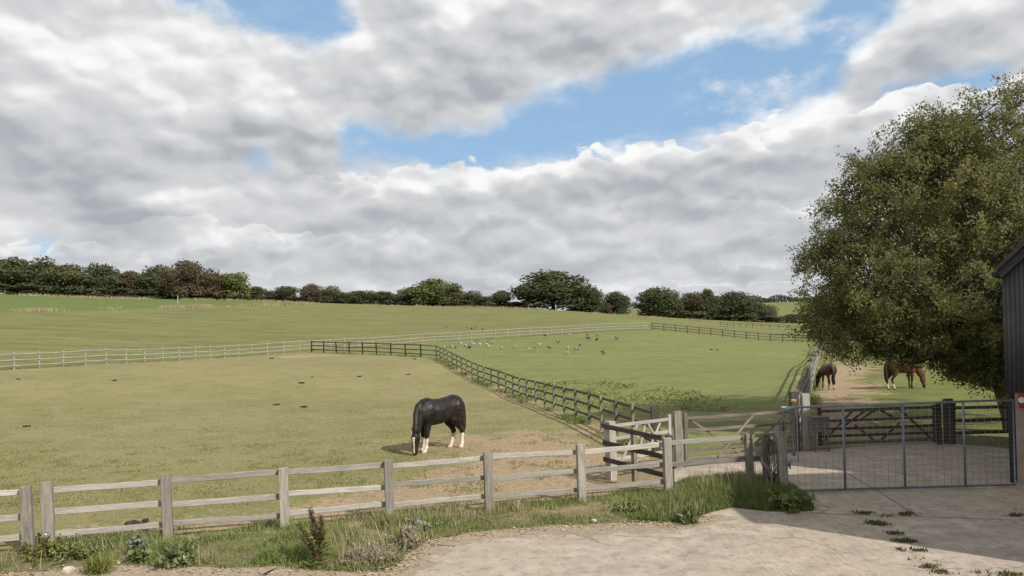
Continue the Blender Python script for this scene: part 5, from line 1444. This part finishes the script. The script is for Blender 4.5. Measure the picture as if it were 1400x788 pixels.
for a, b, r_ in CAPS:
    d_ = capsule(pw, a, b, r_)
    gap = d_ if gap is None else gap.min(d_)
n_pl = noise(nt, pl, 1.4, 5, .52)
wisp = noise(nt, heap, 14, 6, .62)
cover = (gap + (n_pl - .5) * .05 + (wisp - .5) * .035).smooth(-.014, .024)
# light and shade of the heaps: density against density a little nearer the sun
def rel(scale, det, rgh, off):
    return noise(nt, heap, scale, det, rgh) - noise(nt, vmath(nt, 'ADD', heap, off).outputs[0], scale, det, rgh)
r1 = rel(5.0, 4, .5, (.020, .060, 0))
r2 = rel(13.0, 4, .5, (.007, .022, 0))
wb = vmath(nt, 'ADD', heap, vec_scale(nt, vmath(nt, 'SUBTRACT', noise(nt, heap, 16, 4, .55, 0, 'Color'), (.5, .5, .5)).outputs[0], (.05, .04, 0))).outputs[0]
def bulge(vec, sc):
    n = nt.nodes.new('ShaderNodeTexVoronoi'); n.voronoi_dimensions = '2D'; n.feature = 'SMOOTH_F1'; nt.links.new(vec, n.inputs['Vector'])
    n.inputs['Scale'].default_value = sc; n.inputs['Detail'].default_value = 1.6; n.inputs['Roughness'].default_value = .45; n.inputs['Smoothness'].default_value = .35
    return E(nt, n.outputs['Distance'])
r3 = bulge(vmath(nt, 'ADD', wb, (.006, .018, 0)).outputs[0], 11) - bulge(wb, 11)
ps = noise(nt, pl, 2.2, 5, .52) - noise(nt, vmath(nt, 'ADD', pl, (.06, -.12, 0)).outputs[0], 2.2, 5, .52)
lown = noise(nt, pl, .8, 2, .5)
fade = el.smooth(.03, .20)
lum = .60 + r1 * (fade * .9 + .3) + r2 * (fade * .25 + .15) + r3 * (fade * .40 + .10) + ps * (1.7 - fade * 1.55) + (lown - .5) * .45 + (n_pl - .5) * .2
def blob(u, v, ru, rv, k):
    a2 = azel(u, v)
    q = vmath(nt, 'MULTIPLY', vmath(nt, 'SUBTRACT', pw, (*a2, 0)).outputs[0], (F / ru, F / rv, 0)).outputs[0]
    l = E(nt, vmath(nt, 'LENGTH', q).outputs['Value'])
    return (1 - l).smooth(0, 1) * k
for b_ in ((120, 215, 300, 60, -.36), (430, 190, 200, 45, -.18), (570, 130, 200, 65, -.36), (790, 80, 220, 75, -.36), (1250, 105, 170, 70, -.46), (130, 285, 170, 45, -.34), (560, 318, 300, 32, -.28), (830, 240, 220, 45, -.20), (700, 290, 250, 35, -.18), (1000, 260, 200, 40, -.14),
           (260, 80, 260, 80, .28), (60, 110, 140, 60, .16), (640, 40, 130, 60, .20), (480, 30, 90, 50, .2), (740, 205, 110, 32, .42), (590, 250, 110, 42, .26), (1100, 160, 90, 36, .42), (960, 165, 150, 36, .30), (880, 200, 150, 30, .22), (880, 310, 120, 32, .25), (40, 300, 90, 50, .24), (940, 60, 120, 50, .24), (1175, 60, 50, 40, .25), (230, 275, 60, 18, .22), (1330, 15, 110, 40, .25), (290, 345, 120, 18, .2), (520, 350, 200, 16, .16), (800, 350, 200, 18, .18)):
    lum = lum + blob(*b_)
edge = (1 - gap.smooth(.0, .05)) * .12
lum = (lum + edge).clamp()
g_c = mixc(nt, lum.smooth(.08, .64), (3.65, 3.85, 4.2), (5.85, 5.95, 6.1))
g_c = mixc(nt, lum.smooth(.55, 1.05), g_c, (8.9, 8.85, 8.75))
hazeband = (1 - (el / .17)).clamp()
g_c = mixc(nt, hazeband * .32, g_c, (5.9, 6.15, 6.45))
skyc = mixc(nt, .62, sky.outputs[0], (3.3, 5.4, 7.9))
veil = (noise(nt, heap, 9, 6, .62).smooth(.5, .72))
thin = capsule(pw, (1010, 130), (1120, 30), 30)
veil = veil * ((1 - thin.smooth(-.02, .05)) * .65 + .12)
skyc = mixc(nt, veil, skyc, (7.2, 7.4, 7.7))
c = mixc(nt, cover, skyc, g_c)
def row(c, top, h, seed, amp, sc, k=1.0, brk=2.0, soft=.006):
    hv = vmath(nt, 'ADD', wb, (seed * 3.7, seed * 1.9, 0)).outputs[0]
    n = noise(nt, hv, sc, 5, .55)
    lf = noise(nt, vec_scale(nt, hv, (1, .15, 1)), sc * .32, 1, .5)
    cc = top - el + (n - .5) * amp + (.36 - bulge(hv, sc * 1.9)).min(.10) * amp * .8 + (lf - .5) * amp * brk
    body = cc.smooth(0, soft) * (1 - cc.smooth(h, h * 2.2))
    L = (.36 + (1 - cc.smooth(0, h * .9)) * .50 + r3 * .50 + r1 * .45 + (n - .5) * .5 + (lf - .5) * .3).clamp()
    q = mixc(nt, L.smooth(.10, .62), (3.75, 3.97, 4.35), (5.9, 6.0, 6.1))
    q = mixc(nt, L.smooth(.55, .98), q, (8.9, 8.85, 8.75))
    q = mixc(nt, hazeband * .30, q, (5.9, 6.15, 6.45))
    return mixc(nt, body * k, c, q)
def line_el(a, b):
    (a0, e0), (a1, e1) = azel(*a), azel(*b); m = (e1 - e0) / (a1 - a0)
    return az * m + (e0 - m * a0)
c = row(c, line_el((0, 385), (1100, 375)), .011, 1, .016, 26, .7, 3.0, .004)
c = row(c, line_el((0, 352), (1100, 342)), .014, 2, .022, 20, .75, 3.0, .005)
c = row(c, line_el((0, 318), (1100, 300)), .026, 3, .030, 15, .8, 2.6, .006)
c = row(c, line_el((0, 285), (1100, 252)), .055, 4, .040, 12, .8 * (az + .66).smooth(0, .5), 2.4, .007)
c = row(c, line_el((400, 230), (1140, 134)), .064, 5, .042, 11, .95 * (az + .30).smooth(0, .12), 1.0, .007)
c = mixc(nt, (el * -1).smooth(0, .03), c, (1.6, 1.6, 1.0))
nt.links.new(c, bgn.inputs['Color'])
world.cycles.sampling_method = 'MANUAL'; world.cycles.sample_map_resolution = 512

# ------------------------------------------------------------------ camera and view
cam = bpy.data.cameras.new('camera'); co = bpy.data.objects.new('camera', cam); COL.objects.link(co)
cam.sensor_fit = 'HORIZONTAL'; cam.sensor_width = 36; cam.lens = F / 1400 * 36
cam.shift_x = 0; cam.shift_y = (HY - 394) / 1400
cam.clip_start = .05; cam.clip_end = 6000
co.matrix_world = Matrix.Translation((0, 0, CAMH)) @ Matrix.Rotation(PI / 2, 4, 'X') @ Matrix.Rotation(-ROLL, 4, 'Z')
scene.camera = co
vs = scene.view_settings
vs.view_transform = 'Standard'; vs.look = 'None'; vs.exposure = .15; vs.gamma = 1; vs.use_curve_mapping = False
scene.cycles.use_denoising = True
scene.cycles.max_bounces = 6; scene.cycles.transparent_max_bounces = 8
